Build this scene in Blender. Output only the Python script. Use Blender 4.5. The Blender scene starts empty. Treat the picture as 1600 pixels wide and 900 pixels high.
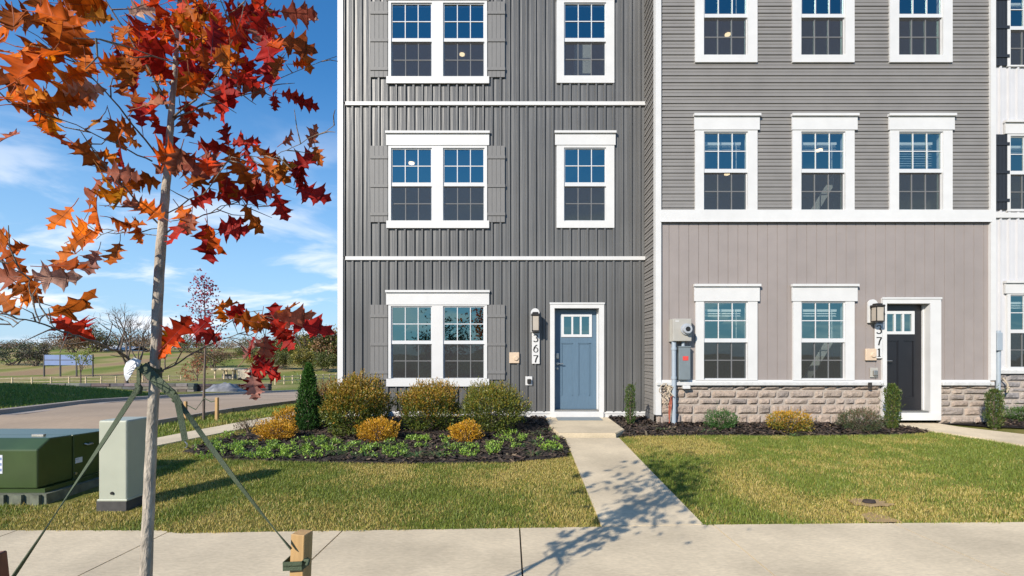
import bpy, bmesh, math, random
import numpy as np
from mathutils import Vector, Matrix, noise as mnoise
R = math.radians
S = bpy.context.scene
C = S.collection
random.seed(7)
rng = np.random.default_rng(7)

# ------------------------------------------------------------------ camera, sky, sun, exposure
F = 740.0; CX = 805.0; CY = 555.0; CAMZ = 1.46        # focal length and horizon in photo pixels
cd = bpy.data.cameras.new('camera'); cam = bpy.data.objects.new('camera', cd); C.objects.link(cam)
cd.sensor_width = 36.0; cd.lens = F / 1600 * 36
cd.shift_x = (800 - CX) / 1600; cd.shift_y = (CY - 450) / 1600
cd.clip_start = 0.05; cd.clip_end = 5000
cam.location = (0, 0, CAMZ); cam.rotation_euler = (R(90), 0, 0)
S.camera = cam
SUN_EL = R(30.0); SH = R(37.5)                          # elevation; shadows fall forward and 37.5 deg to the right
sl = bpy.data.lights.new('sun', 'SUN'); so = bpy.data.objects.new('sun', sl); C.objects.link(so)
sl.energy = 5.0; sl.angle = R(0.5); sl.color = (1.0, 0.92, 0.80)
toward = Vector((-math.sin(SH) * math.cos(SUN_EL), -math.cos(SH) * math.cos(SUN_EL), math.sin(SUN_EL)))
so.rotation_euler = toward.to_track_quat('Z', 'Y').to_euler(); so.location = (-20, -20, 30)
W = bpy.data.worlds.new('World'); S.world = W; W.use_nodes = True
wn = W.node_tree.nodes; wl = W.node_tree.links
bg = wn['Background']
sky = wn.new('ShaderNodeTexSky'); sky.sky_type = 'NISHITA'; sky.sun_disc = False
sky.sun_elevation = SUN_EL; sky.sun_rotation = R(180) + SH
sky.air_density = 1.0; sky.dust_density = 0.0; sky.ozone_density = 3.2
SKY_STRENGTH = 0.15
bg.inputs['Strength'].default_value = SKY_STRENGTH
# soft clouds that live in the sky itself, thin streaks low over the horizon
tc = wn.new('ShaderNodeTexCoord')
sep = wn.new('ShaderNodeSeparateXYZ'); wl.new(tc.outputs['Generated'], sep.inputs[0])
def wmath(op, a, b=None, c=None):
    n = wn.new('ShaderNodeMath'); n.operation = op
    for i, v in enumerate((a, b, c)):
        if v is None: continue
        if isinstance(v, (int, float)): n.inputs[i].default_value = v
        else: wl.new(v, n.inputs[i])
    return n.outputs[0]
den = wmath('ADD', wmath('MAXIMUM', sep.outputs[2], 0.0), 0.16)
px_ = wmath('DIVIDE', sep.outputs[0], den); py_ = wmath('DIVIDE', sep.outputs[1], den)
cmb = wn.new('ShaderNodeCombineXYZ'); wl.new(px_, cmb.inputs[0]); wl.new(py_, cmb.inputs[1]); wl.new(wmath('MULTIPLY', sep.outputs[2], 3.0), cmb.inputs[2])
nz = wn.new('ShaderNodeTexNoise'); nz.inputs['Scale'].default_value = 1.9; nz.inputs['Detail'].default_value = 7; nz.inputs['Roughness'].default_value = 0.55
nz.inputs['Distortion'].default_value = 0.35
mp = wn.new('ShaderNodeMapping'); mp.inputs['Location'].default_value = (3.1, 1.7, 0.4); mp.inputs['Scale'].default_value = (0.8, 1.0, 1.0)
wl.new(cmb.outputs[0], mp.inputs[0]); wl.new(mp.outputs[0], nz.inputs['Vector'])
cr = wn.new('ShaderNodeMapRange'); cr.inputs[1].default_value = 0.47; cr.inputs[2].default_value = 0.66; cr.interpolation_type = 'SMOOTHSTEP'
wl.new(nz.outputs[0], cr.inputs[0])
elv = wn.new('ShaderNodeMapRange'); elv.inputs[1].default_value = 0.44; elv.inputs[2].default_value = 0.10; elv.inputs[3].default_value = 0.0; elv.inputs[4].default_value = 1.0
wl.new(sep.outputs[2], elv.inputs[0])
cm = wmath('MULTIPLY', cr.outputs[0], elv.outputs[0]); cm = wmath('MULTIPLY', cm, 0.9)
mixc = wn.new('ShaderNodeMixRGB'); mixc.inputs[2].default_value = (5.4, 5.6, 6.0, 1)
wl.new(cm, mixc.inputs[0])
hs = wn.new('ShaderNodeHueSaturation'); hs.inputs['Saturation'].default_value = 1.28
wl.new(sky.outputs[0], hs.inputs['Color']); hz = wn.new('ShaderNodeMapRange'); hz.interpolation_type = 'SMOOTHSTEP'; hz.inputs[1].default_value = 0.52; hz.inputs[2].default_value = -0.04; hz.inputs[3].default_value = 0.0; hz.inputs[4].default_value = 0.85
wl.new(sep.outputs[2], hz.inputs[0]); hmix = wn.new('ShaderNodeMixRGB'); hmix.inputs[2].default_value = (2.0, 3.2, 4.6, 1); wl.new(hz.outputs[0], hmix.inputs[0]); wl.new(hs.outputs[0], hmix.inputs[1])
wl.new(hmix.outputs[0], mixc.inputs[1]); wl.new(mixc.outputs[0], bg.inputs['Color'])
S.view_settings.view_transform = 'Standard'; S.view_settings.look = 'None'
S.view_settings.exposure = 0.42; S.view_settings.gamma = 1.0; S.view_settings.use_curve_mapping = False
S.render.engine = 'CYCLES'
S.cycles.max_bounces = 7; S.cycles.diffuse_bounces = 3; S.cycles.glossy_bounces = 3; S.cycles.transmission_bounces = 3
S.cycles.transparent_max_bounces = 10; S.cycles.use_denoising = True
S.cycles.caustics_reflective = False; S.cycles.caustics_refractive = False

# ------------------------------------------------------------------ materials
def node_mat(name):
    m = bpy.data.materials.new(name); m.use_nodes = True
    return m, m.node_tree.nodes, m.node_tree.links, m.node_tree.nodes['Principled BSDF']
def mat(name, col, rough=0.6, var=0.12, scale=6.0, bump=0.0, bscale=60.0, attr=False, metal=0.0, spec=0.5, stretch=(1, 1, 1), transl=0.0, detail=4, var2=0.0, scale2=0.6):
    """procedural surface: base colour (or the mesh's own colour attribute) broken up by noise, optional bump and leaf translucency"""
    m, n, l, p = node_mat(name)
    t = n.new('ShaderNodeTexCoord'); mpn = n.new('ShaderNodeMapping'); mpn.inputs['Scale'].default_value = stretch
    l.new(t.outputs['Object'], mpn.inputs[0])
    no = n.new('ShaderNodeTexNoise'); no.inputs['Scale'].default_value = scale; no.inputs['Detail'].default_value = detail
    l.new(mpn.outputs[0], no.inputs['Vector'])
    mr = n.new('ShaderNodeMapRange'); mr.inputs[1].default_value = 0.3; mr.inputs[2].default_value = 0.7; mr.inputs[3].default_value = 1 - var; mr.inputs[4].default_value = 1 + var
    l.new(no.outputs[0], mr.inputs[0])
    fac = mr.outputs[0]
    if var2:
        n2 = n.new('ShaderNodeTexNoise'); n2.inputs['Scale'].default_value = scale2; n2.inputs['Detail'].default_value = 3
        l.new(t.outputs['Object'], n2.inputs['Vector'])
        m2 = n.new('ShaderNodeMapRange'); m2.inputs[1].default_value = 0.3; m2.inputs[2].default_value = 0.7; m2.inputs[3].default_value = 1 - var2; m2.inputs[4].default_value = 1 + var2
        l.new(n2.outputs[0], m2.inputs[0])
        mu = n.new('ShaderNodeMath'); mu.operation = 'MULTIPLY'; l.new(fac, mu.inputs[0]); l.new(m2.outputs[0], mu.inputs[1]); fac = mu.outputs[0]
    vm = n.new('ShaderNodeVectorMath'); vm.operation = 'SCALE'
    if attr:
        a = n.new('ShaderNodeAttribute'); a.attribute_name = 'Col'; l.new(a.outputs['Color'], vm.inputs[0])
    else:
        vm.inputs[0].default_value = col[:3]
    l.new(fac, vm.inputs['Scale']); l.new(vm.outputs[0], p.inputs['Base Color'])
    p.inputs['Roughness'].default_value = rough; p.inputs['Metallic'].default_value = metal
    p.inputs['Specular IOR Level'].default_value = spec
    if bump:
        nb = n.new('ShaderNodeTexNoise'); nb.inputs['Scale'].default_value = bscale; nb.inputs['Detail'].default_value = 5
        l.new(mpn.outputs[0], nb.inputs['Vector'])
        b = n.new('ShaderNodeBump'); b.inputs['Strength'].default_value = bump; b.inputs['Distance'].default_value = 0.02
        l.new(nb.outputs[0], b.inputs['Height']); l.new(b.outputs[0], p.inputs['Normal'])
    if transl:
        tr = n.new('ShaderNodeBsdfTranslucent'); l.new(vm.outputs[0], tr.inputs['Color'])
        mx = n.new('ShaderNodeMixShader'); mx.inputs[0].default_value = transl
        l.new(p.outputs[0], mx.inputs[1]); l.new(tr.outputs[0], mx.inputs[2]); l.new(mx.outputs[0], n['Material Output'].inputs['Surface'])
    return m
def glass_mat(name, tint, refl, thru):
    """window pane: part mirror with a coating tint, part see-through"""
    m, n, l, p = node_mat(name); n.remove(p)
    g = n.new('ShaderNodeBsdfGlossy'); g.inputs['Color'].default_value = (*tint, 1); g.inputs['Roughness'].default_value = 0.015
    t = n.new('ShaderNodeBsdfTransparent'); t.inputs['Color'].default_value = (*thru, 1)
    no = n.new('ShaderNodeTexNoise'); no.inputs['Scale'].default_value = 1.6; no.inputs['Detail'].default_value = 1
    tcx = n.new('ShaderNodeTexCoord'); l.new(tcx.outputs['Object'], no.inputs['Vector'])
    b = n.new('ShaderNodeBump'); b.inputs['Strength'].default_value = 0.04; b.inputs['Distance'].default_value = 0.05
    l.new(no.outputs[0], b.inputs['Height']); l.new(b.outputs[0], g.inputs['Normal'])
    mx = n.new('ShaderNodeMixShader'); mx.inputs[0].default_value = refl
    l.new(t.outputs[0], mx.inputs[1]); l.new(g.outputs[0], mx.inputs[2]); l.new(mx.outputs[0], n['Material Output'].inputs['Surface'])
    return m
def screen_mat(name, col, cover):
    m, n, l, p = node_mat(name); n.remove(p)
    d = n.new('ShaderNodeBsdfDiffuse'); d.inputs['Color'].default_value = (*col, 1)
    t = n.new('ShaderNodeBsdfTransparent')
    mx = n.new('ShaderNodeMixShader'); mx.inputs[0].default_value = cover
    l.new(t.outputs[0], mx.inputs[1]); l.new(d.outputs[0], mx.inputs[2]); l.new(mx.outputs[0], n['Material Output'].inputs['Surface'])
    return m
def lamp_mat(name, col, e):
    m, n, l, p = node_mat(name)
    p.inputs['Base Color'].default_value = (*col, 1); p.inputs['Emission Color'].default_value = (*col, 1); p.inputs['Emission Strength'].default_value = e
    return m
M = {}
M['dark_siding'] = mat('dark grey vinyl siding', (.100, .099, .097), .42, .20, 2.2, 0.35, 5, stretch=(5, 1, .12), var2=.12, scale2=.8)
M['lap_siding'] = mat('grey lap siding', (.195, .184, .172), .5, .06, 3.0, 0.04, 60, var2=.05)
M['mauve_siding'] = mat('warm grey siding', (.265, .23, .214), .5, .05, 3.0, 0.03, 60, var2=.05)
M['white_siding'] = mat('white siding', (.50,.50,.515), .5, .04, 3.0)
M['white'] = mat('white trim', (.575, .57, .56), .45, .03, 5.0, var2=.03)
M['vinyl'] = mat('white vinyl', (.56, .565, .57), .35, .02, 5.0)
M['shutter'] = mat('grey shutter', (.150, .146, .142), .55, .06, 8.0, 0.1, 30, stretch=(8, 8, 1))
M['black_shutter'] = mat('black shutter', (.018, .019, .022), .5, .1, 8.0, stretch=(8, 8, 1))
M['blue_door'] = mat('blue door paint', (.085, .142, .20), .5, .05, 6.0, 0.04, 40, stretch=(6, 6, 1))
M['black_door'] = mat('black door paint', (.013, .013, .016), .3, .1, 6.0)
M['glass'] = glass_mat('window glass', (.36, .62, .63), .36, (.74, .80, .80))
M['screen'] = screen_mat('insect mesh', (.062, .060, .062), .52)
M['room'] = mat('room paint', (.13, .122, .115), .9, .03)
M['blind'] = mat('white blind', (.85, .85, .83), .7, .03)
M['bulb'] = lamp_mat('lit recessed lamp', (1, .72, .42), 3.5)
M['frosted'] = mat('frosted lamp glass', (.40, .35, .29), .4, .05)
M['bronze'] = mat('dark bronze metal', (.03, .027, .025), .45, .1, metal=.3)
M['black'] = mat('black paint', (.01, .01, .01), .5, .02)
M['nickel'] = mat('satin nickel', (.45, .43, .40), .35, .05, metal=.9)
M['beige'] = mat('beige plastic', (.56, .43, .31), .5, .04)
M['meter_grey'] = mat('meter box grey', (.36, .345, .31), .5, .05, 8)
M['steel_grey'] = mat('grey steel box', (.16, .19, .205), .45, .06, 8)
M['pvc_grey'] = mat('grey conduit', (.30, .35, .40), .45, .06, 8)
M['red_label'] = mat('red label', (.6, .06, .05), .5, .05)
M['meter_glass'] = mat('meter glass', (.45, .47, .50), .12, .1, 30, metal=.3)
M['cable'] = mat('pale cable', (.42, .35, .26), .6, .1)
M['red_cable'] = mat('red cable', (.36, .09, .05), .5, .1)
M['stone'] = mat('split stone', (.4, .35, .3), .85, .22, 14.0, 0.9, 45, attr=True, detail=6)
M['mortar'] = mat('mortar', (.36, .31, .265), .9, .12, 20.0, .3)
M['cap_stone'] = mat('cast cap stone', (.50, .50, .49), .8, .10, 12.0, .2)
M['concrete'] = mat('pale concrete', (.57, .47, .322), .85, .12, 90.0, .14, 220, stretch=(.3, 1, 1), detail=6, var2=.19, scale2=1.3)
M['joint'] = mat('dark joint', (.08, .065, .05), .95, .2, 10)  # dark brown bed colour showing in the slab joints
M['kerb'] = mat('kerb concrete', (.34, .28, .23), .85, .15, 30.0, .1, var2=.1)
M['road'] = mat('dusty road', (.37, .27, .18), .9, .10, 30.0, .1, 80, stretch=(1, .25, 1), var2=.18, scale2=.35)
M['asphalt'] = mat('asphalt', (.05, .05, .052), .9, .15, 40.0, .2)
M['mulch'] = mat('dark mulch', (.030, .021, .017), .95, .45, 45.0, 1.0, 70, var2=.2, scale2=3)
M['chips'] = mat('mulch chips', (.04, .03, .02), .95, .2, 30, attr=True)
M['roof'] = mat('roof shingles', (.06, .06, .065), .9, .2, 20, .3)
M['leaf'] = mat('autumn oak leaf', (1, 1, 1), .55, .22, 45.0, attr=True, transl=.42, detail=3, spec=.12)
M['bark'] = mat('pale grey bark', (.36, .31, .25), .85, .28, 60.0, .5, 120, stretch=(1, 1, .35), detail=7, var2=.28, scale2=9)
M['branch'] = mat('branch bark', (.17, .135, .105), .85, .28, 60.0, .4, 120, detail=6, var2=.28, scale2=9)
M['twig'] = mat('twig bark', (.13, .095, .075), .8, .25, 30)
M['shrub'] = mat('shrub leaf', (1, 1, 1), .5, .12, 30, attr=True, transl=.22)
M['grass'] = mat('grass blade', (1, 1, 1), .55, .10, 20, attr=True, transl=.25)
M['wood'] = mat('raw pine', (.43, .265, .11), .7, .15, 9.0, .15, 50, stretch=(6, 6, .6), detail=6)
M['red_wood'] = mat('reddish stake', (.17, .065, .035), .7, .2, 9.0, stretch=(6, 6, .6))
M['strap'] = mat('olive webbing', (.055, .075, .040), .75, .15, 120, .3, 300)
M['tag'] = mat('white tag', (.55, .57, .60), .5, .05)
M['tag_print'] = mat('grey print', (.35, .37, .40), .6, .1)
M['t_green'] = mat('utility green paint', (.038, .064, .020), .30, .08, 5.0, var2=.08, scale2=3)
M['t_pad'] = mat('weathered pad', (.115, .125, .09), .8, .3, 14)
M['p_green'] = mat('pale green plastic', (.36, .375, .30), .45, .04, 4.0, var2=.04, scale2=2)
M['p_base'] = mat('dark base', (.05, .047, .045), .8, .2, 20)
M['field_stone'] = mat('grey block', (.33, .32, .31), .95, .25, 2.5, .3, 10, attr=True)
M['rail'] = mat('split rail wood', (.52, .42, .27), .8, .2, 3)
M['banner'] = mat('pale blue banner', (.15, .21, .38), .5, .08, .6)
M['post_dark'] = mat('dark post', (.06, .055, .05), .7, .1)
M['tarp'] = mat('grey tarp', (.17, .17, .175), .5, .5, 1.6, .8, 3)
M['dirt'] = mat('bare soil', (.32, .215, .10), .95, .15, 14, .3, 60)
M['hole'] = mat('dark pipe', (.03, .022, .02), .9, .2)

# ------------------------------------------------------------------ mesh helpers
ORG = {}
class MB:
    def __init__(s): s.v = []; s.f = []; s.c = []; s.col = None; s.sm = []; s.smooth = False
    def face(s, pts, col=None):
        i = len(s.v); s.v += [tuple(p) for p in pts]; s.f.append(tuple(range(i, i + len(pts)))); s.c.append(col or s.col or (1, 1, 1)); s.sm.append(s.smooth)
    def add(s, vs, fs, col=None):
        i = len(s.v); s.v += [tuple(p) for p in vs]
        for f in fs:
            s.f.append(tuple(i + k for k in f)); s.c.append(col or s.col or (1, 1, 1)); s.sm.append(s.smooth)
    def box(s, x0, x1, y0, y1, z0, z1, col=None):
        if x0 > x1: x0, x1 = x1, x0
        if y0 > y1: y0, y1 = y1, y0
        if z0 > z1: z0, z1 = z1, z0
        v = [(x0, y0, z0), (x1, y0, z0), (x1, y1, z0), (x0, y1, z0), (x0, y0, z1), (x1, y0, z1), (x1, y1, z1), (x0, y1, z1)]
        s.add(v, [(0, 3, 2, 1), (4, 5, 6, 7), (0, 1, 5, 4), (1, 2, 6, 5), (2, 3, 7, 6), (3, 0, 4, 7)], col)
    def bm(s, b, mtx=None, col=None):
        if mtx is not None: b.transform(mtx)
        b.verts.index_update()
        s.add([v.co[:] for v in b.verts], [[v.index for v in f.verts] for f in b.faces], col); b.free()
    def rbox(s, x0, x1, y0, y1, z0, z1, r=.01, seg=2, col=None, mtx=None):
        b = bmesh.new(); bmesh.ops.create_cube(b, size=1)
        b.transform(Matrix.Translation(((x0 + x1) / 2, (y0 + y1) / 2, (z0 + z1) / 2)) @ Matrix.Diagonal((abs(x1 - x0), abs(y1 - y0), abs(z1 - z0), 1)))
        bmesh.ops.bevel(b, geom=b.edges[:], offset=r, segments=seg, affect='EDGES', profile=.5)
        s.bm(b, mtx, col)
    def cyl(s, p0, p1, r0, r1=None, n=12, caps=True, col=None):
        s.tube([p0, p1], [r0, r0 if r1 is None else r1], n, caps, col)
    def tube(s, pts, rad, n=6, caps=True, col=None):
        pts = [Vector(p) for p in pts]; k = len(pts)
        if isinstance(rad, (int, float)): rad = [rad] * k
        t = (pts[1] - pts[0]).normalized(); up = Vector((0, 0, 1)) if abs(t.z) < .9 else Vector((1, 0, 0))
        u = t.cross(up).normalized(); vs = []
        for i in range(k):
            t = (pts[min(i + 1, k - 1)] - pts[max(i - 1, 0)]).normalized()
            u = (u - t * u.dot(t)).normalized(); w = t.cross(u)
            for j in range(n):
                a = 2 * math.pi * j / n; vs.append(pts[i] + (u * math.cos(a) + w * math.sin(a)) * rad[i])
        fs = [(i * n + j, i * n + (j + 1) % n, (i + 1) * n + (j + 1) % n, (i + 1) * n + j) for i in range(k - 1) for j in range(n)]
        o = s.smooth; s.smooth = True; s.add(vs, fs, col); s.smooth = o
        if caps:
            s.face(vs[:n][::-1], col); s.face(vs[-n:], col)
    def ribbon(s, pts, wd, nrm, th=.003, col=None):
        """flat strap along pts; wd = width vector(s), nrm = thickness vector(s)"""
        k = len(pts); pts = [Vector(p) for p in pts]
        wd = [Vector(w) for w in wd] if isinstance(wd, list) else [Vector(wd)] * k
        nrm = [Vector(w) for w in nrm] if isinstance(nrm, list) else [Vector(nrm)] * k
        vs = []
        for p, w, n in zip(pts, wd, nrm):
            n = n.normalized() * th / 2
            vs += [p - w / 2 - n, p + w / 2 - n, p + w / 2 + n, p - w / 2 + n]
        fs = [(i * 4 + j, i * 4 + (j + 1) % 4, i * 4 + 4 + (j + 1) % 4, i * 4 + 4 + j) for i in range(k - 1) for j in range(4)]
        fs += [(3, 2, 1, 0), tuple(4 * (k - 1) + j for j in range(4))]
        s.add(vs, fs, col)
    def build(s, name, m, parent=None, origin=None):
        me = bpy.data.meshes.new(name)
        org = Vector(origin) if origin is not None else (ORG[parent.name] if parent is not None else Vector((0, 0, 0)))
        vv = np.array(s.v, dtype=np.float64) - np.array(org)
        me.from_pydata([tuple(p) for p in vv], [], s.f); me.update()
        if any(s.sm): me.polygons.foreach_set('use_smooth', s.sm)
        at = me.attributes.new('Col', 'FLOAT_COLOR', 'FACE')
        arr = np.ones((len(s.f), 4), dtype=np.float32); arr[:, :3] = np.array(s.c, dtype=np.float32).reshape(-1, 3); at.data.foreach_set('color', arr.ravel())
        me.materials.append(M[m] if isinstance(m, str) else m)
        o = bpy.data.objects.new(name, me); C.objects.link(o)
        if parent is not None: o.parent = parent
        else: o.location = org
        ORG[o.name] = org
        return o
def tag(o, label, cat, group=None, kind=None):
    o['label'] = label; o['category'] = cat
    if group: o['group'] = group
    if kind: o['kind'] = kind
    return o
def thing(name, loc, label, cat, group=None):
    o = bpy.data.objects.new(name, None); C.objects.link(o); o.location = loc; o.empty_display_size = .2
    ORG[o.name] = Vector(loc); return tag(o, label, cat, group)
def struct(o):
    o['kind'] = 'structure'; return o

# ------------------------------------------------------------------ terrain
HY = [-3000, 4, 9.6, 13, 20, 32, 45, 60, 90, 120, 200, 320, 700, 3000]
HZ = [0, 0, .2016, .10, -.30, -1.0, -2.0, -2.35, -2.7, -1.1, 3.6, 6.5, 9, 9]
EX = [-30, 6, 10.0, 14.0, 18.3, 32, 46]; EXX = [-10.6, -10.6, -10.9, -12.4, -13.6, -14.9, -15.5]       # far edge of the side street
def sstep(a, b, x):
    t = np.clip((np.asarray(x, float) - a) / (b - a), 0, 1); return t * t * (3 - 2 * t)
def hraw(Y): return np.interp(Y, HY, HZ)
def h(X, Y):
    d = np.interp(Y, EX, EXX) - np.asarray(X, float)
    bank = .52 * sstep(.9, 5.0, d) * (1 - sstep(17, 26, Y)) * sstep(6, 9.5, Y)
    return hraw(Y) + bank
def G(px, py):
    """ground point (away from the bank) seen at a photo pixel"""
    lo, hi = .3, 46.0
    for _ in range(60):
        m = (lo + hi) / 2
        if CY + F * (CAMZ - float(hraw(m))) / m > py: lo = m
        else: hi = m
    return ((px - CX) / F * lo, lo)
def P(px, py, Y): return Vector(((px - CX) / F * Y, Y, CAMZ - (py - CY) / F * Y))

def grid_sheet(name, xs, ys, m, off=0.0, rough=0.0):
    xs = np.array(sorted(set(np.round(xs, 4)))); ys = np.array(sorted(set(np.round(ys, 4))))
    XX, YY = np.meshgrid(xs, ys); ZZ = h(XX, YY) + off
    if rough: ZZ = ZZ + rough * (np.sin(XX * .13 + 1) * np.cos(YY * .09) + .6 * np.sin(XX * .31 + YY * .23)) * sstep(55, 90, YY)
    mb = MB(); nx = len(xs); mb.smooth = True
    mb.add(list(zip(XX.ravel(), YY.ravel(), ZZ.ravel())), [(j * nx + i, j * nx + i + 1, (j + 1) * nx + i + 1, (j + 1) * nx + i) for j in range(len(ys) - 1) for i in range(nx - 1)])
    return struct(mb.build(name, m))
def ground_mat():
    m, n, l, p = node_mat('turf and soil')
    g = n.new('ShaderNodeNewGeometry')
    def noise(s, d=4, st=(1, 1, 1)):
        mpn = n.new('ShaderNodeMapping'); mpn.inputs['Scale'].default_value = st; l.new(g.outputs['Position'], mpn.inputs[0])
        x = n.new('ShaderNodeTexNoise'); x.inputs['Scale'].default_value = s; x.inputs['Detail'].default_value = d; l.new(mpn.outputs[0], x.inputs['Vector']); return x.outputs[0]
    def ramp(fac, stops):
        r = n.new('ShaderNodeValToRGB'); l.new(fac, r.inputs[0])
        e = r.color_ramp.elements
        while len(e) < len(stops): e.new(.5)
        for el, (po, co) in zip(e, stops): el.position = po; el.color = (*co, 1)
        return r.outputs[0]
    near = ramp(noise(2.2, 6), [(.35, (.10, .11, .022)), (.52, (.15, .14, .035)), (.68, (.22, .17, .06))])
    far = ramp(noise(.05, 4, (1.6, .9, 1)), [(.34, (.13, .17, .03)), (.44, (.20, .20, .055)), (.52, (.31, .25, .105)), (.64, (.30, .20, .11))])
    s = n.new('ShaderNodeSeparateXYZ'); l.new(g.outputs['Position'], s.inputs[0])
    mr = n.new('ShaderNodeMapRange'); mr.inputs[1].default_value = 25; mr.inputs[2].default_value = 50; l.new(s.outputs[1], mr.inputs[0])
    mx = n.new('ShaderNodeMixRGB'); l.new(mr.outputs[0], mx.inputs[0]); l.new(near, mx.inputs[1]); l.new(far, mx.inputs[2])
    fine = noise(25, 3)
    f2 = n.new('ShaderNodeMapRange'); f2.inputs[3].default_value = .7; f2.inputs[4].default_value = 1.3; l.new(fine, f2.inputs[0])
    vm = n.new('ShaderNodeVectorMath'); vm.operation = 'SCALE'; l.new(mx.outputs[0], vm.inputs[0]); l.new(f2.outputs[0], vm.inputs['Scale'])
    l.new(vm.outputs[0], p.inputs['Base Color']); p.inputs['Roughness'].default_value = .95; p.inputs['Specular IOR Level'].default_value = .1
    b = n.new('ShaderNodeBump'); b.inputs['Strength'].default_value = .5; b.inputs['Distance'].default_value = .05; l.new(fine, b.inputs['Height']); l.new(b.outputs[0], p.inputs['Normal'])
    return m
M['ground'] = ground_mat()
gx = list(np.arange(-30, 14.01, .5)) + [-3000, -1500, -800, -500, -350, -250, -200, -160, -130, -100, -80, -65, -50, -40, -35, 17, 20, 30, 45, 60, 90, 150, 300, 700, 1500, 3000]
gy = list(np.arange(5, 30, .5)) + HY + [-1500, -500, -100, -20, 0, 2.4, 34, 38, 42, 50, 55, 65, 70, 75, 80, 100, 110, 130, 140, 150, 160, 170, 180, 190, 220, 240, 260, 280, 400, 500, 1000]
grid_sheet('ground', gx, gy, 'ground', -.012, .45)

def poly_sheet(name, poly, m, off, ybreaks=(4.0, 9.6, 13, 20, 32), thick=0.0, build=True, mb=None):
    """flat sheet over a ground polygon, cut where the slope changes so that it follows the ground; thick adds sides"""
    b = bmesh.new(); vs = [b.verts.new((x, y, 0)) for x, y in poly]; b.faces.new(vs)
    ys = [p[1] for p in poly]
    for yb in ybreaks:
        if min(ys) < yb < max(ys):
            bmesh.ops.bisect_plane(b, geom=b.verts[:] + b.edges[:] + b.faces[:], plane_co=(0, yb, 0), plane_no=(0, 1, 0))
    bmesh.ops.triangulate(b, faces=[f for f in b.faces if len(f.verts) > 4])
    bmesh.ops.recalc_face_normals(b, faces=b.faces[:])
    for f in b.faces:
        if f.normal.z < 0: f.normal_flip()
    bnd = [e for e in b.edges if e.is_boundary]
    for v in b.verts: v.co.z = float(hraw(v.co.y)) + off
    mb = mb or MB()
    if thick:
        for e in bnd:
            a, c = e.verts; mb.face([a.co, c.co, (c.co.x, c.co.y, c.co.z - thick), (a.co.x, a.co.y, a.co.z - thick)])
    mb.bm(b)
    return struct(mb.build(name, m)) if build else mb

# front sidewalk: slabs with real gaps between them
SWF = 4.0; SWN = 2.42
def sw_edge(x):          # far edge of the front sidewalk (slightly skewed, measured along the photo's lawn edge)
    return float(np.interp(x, [-6, -2.9, -2.75, 0.7, 1.7, 4.5, 14], [3.90, 3.90, 3.84, 3.98, 4.03, 4.09, 4.2]))
js = []
for (xa, ya), (xb, yb) in (((255, 838), (130, 900)), ((530, 837), (480, 885)), ((812, 828), (816, 895)), ((1115, 824), (1200, 895)), ((1390, 818), (1560, 895))):
    a = G(xa, ya); b_ = G(xb, yb); k = (b_[0] - a[0]) / (b_[1] - a[1]); js.append((a[0] - k * a[1], k))
js = [(-26.0, 0), (-8.6, .0), (-5.6, .0), (-4.1, 0)] + js + [(js[-1][0] + 1.7, js[-1][1] * .6), (js[-1][0] + 3.4, 0), (12.5, 0), (22, 0)]
mb = MB(); mj = MB()
for (b0, k0), (b1, k1) in zip(js[:-1], js[1:]):
    g_ = .006
    xa, xb = b0 + k0 * SWF + g_, b1 + k1 * SWF - g_
    pts = [(b0 + k0 * SWN + g_, SWN), (b1 + k1 * SWN - g_, SWN), (xb, sw_edge(xb))]
    for xm in (1.62, .74, -2.75, -2.92):
        if xa + .05 < xm < xb - .05: pts.append((xm, sw_edge(xm)))
    pts.append((xa, sw_edge(xa)))
    poly_sheet('', pts, None, .018, thick=.06, build=False, mb=mb)
struct(mb.build('sidewalk', 'concrete'))
mj.box(-26, 22, SWN + .01, 3.80, -.03, .002); struct(mj.build('sidewalk_joints', 'joint'))

# front walk of the near house, its stoop, and the walk of the next house
def walk_poly(pix): return [G(*p) for p in pix]
W1 = [(.73, 3.995), (1.61, 4.04), (1.66, 7.55), (.80, 7.55)]
poly_sheet('front_walk', [(.735, 4.005), (1.605, 4.045), (1.655, 7.55), (.80, 7.55)], 'concrete', .016, thick=.06)
mb = MB()
b = bmesh.new()
st = [(.62, 9.58), (.62, 8.3), (.70, 7.62), (1.62, 7.62), (1.86, 8.05), (1.88, 9.58)]
vs = [b.verts.new((x, y, .205)) for x, y in st]; f = b.faces.new(vs)
if f.normal.z < 0: f.normal_flip()
ex = bmesh.ops.extrude_face_region(b, geom=[f]); bmesh.ops.translate(b, verts=[e for e in ex['geom'] if isinstance(e, bmesh.types.BMVert)], vec=(0, 0, -.2))
bmesh.ops.recalc_face_normals(b, faces=b.faces[:])
bmesh.ops.bevel(b, geom=[e for e in b.edges if all(v.co.z > .2 for v in e.verts)], offset=.012, segments=2, affect='EDGES')
mb.bm(b); struct(mb.build('front_stoop', 'concrete'))
W2 = walk_poly([(1392, 656), (1468, 656), (1502, 657), (1600, 684), (1680, 706), (1680, 728), (1600, 702), (1470, 677), (1415, 664)])
W2 = [(6.90, 8.85), (7.85, 8.85), (7.95, 8.45), (8.55, 7.6), (8.9, 6.4), (8.9, 4.1), (7.95, 4.1), (7.75, 6.2), (7.45, 7.4), (7.1, 8.2)]
poly_sheet('second_walk', W2, 'concrete', .02, thick=.08)

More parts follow.
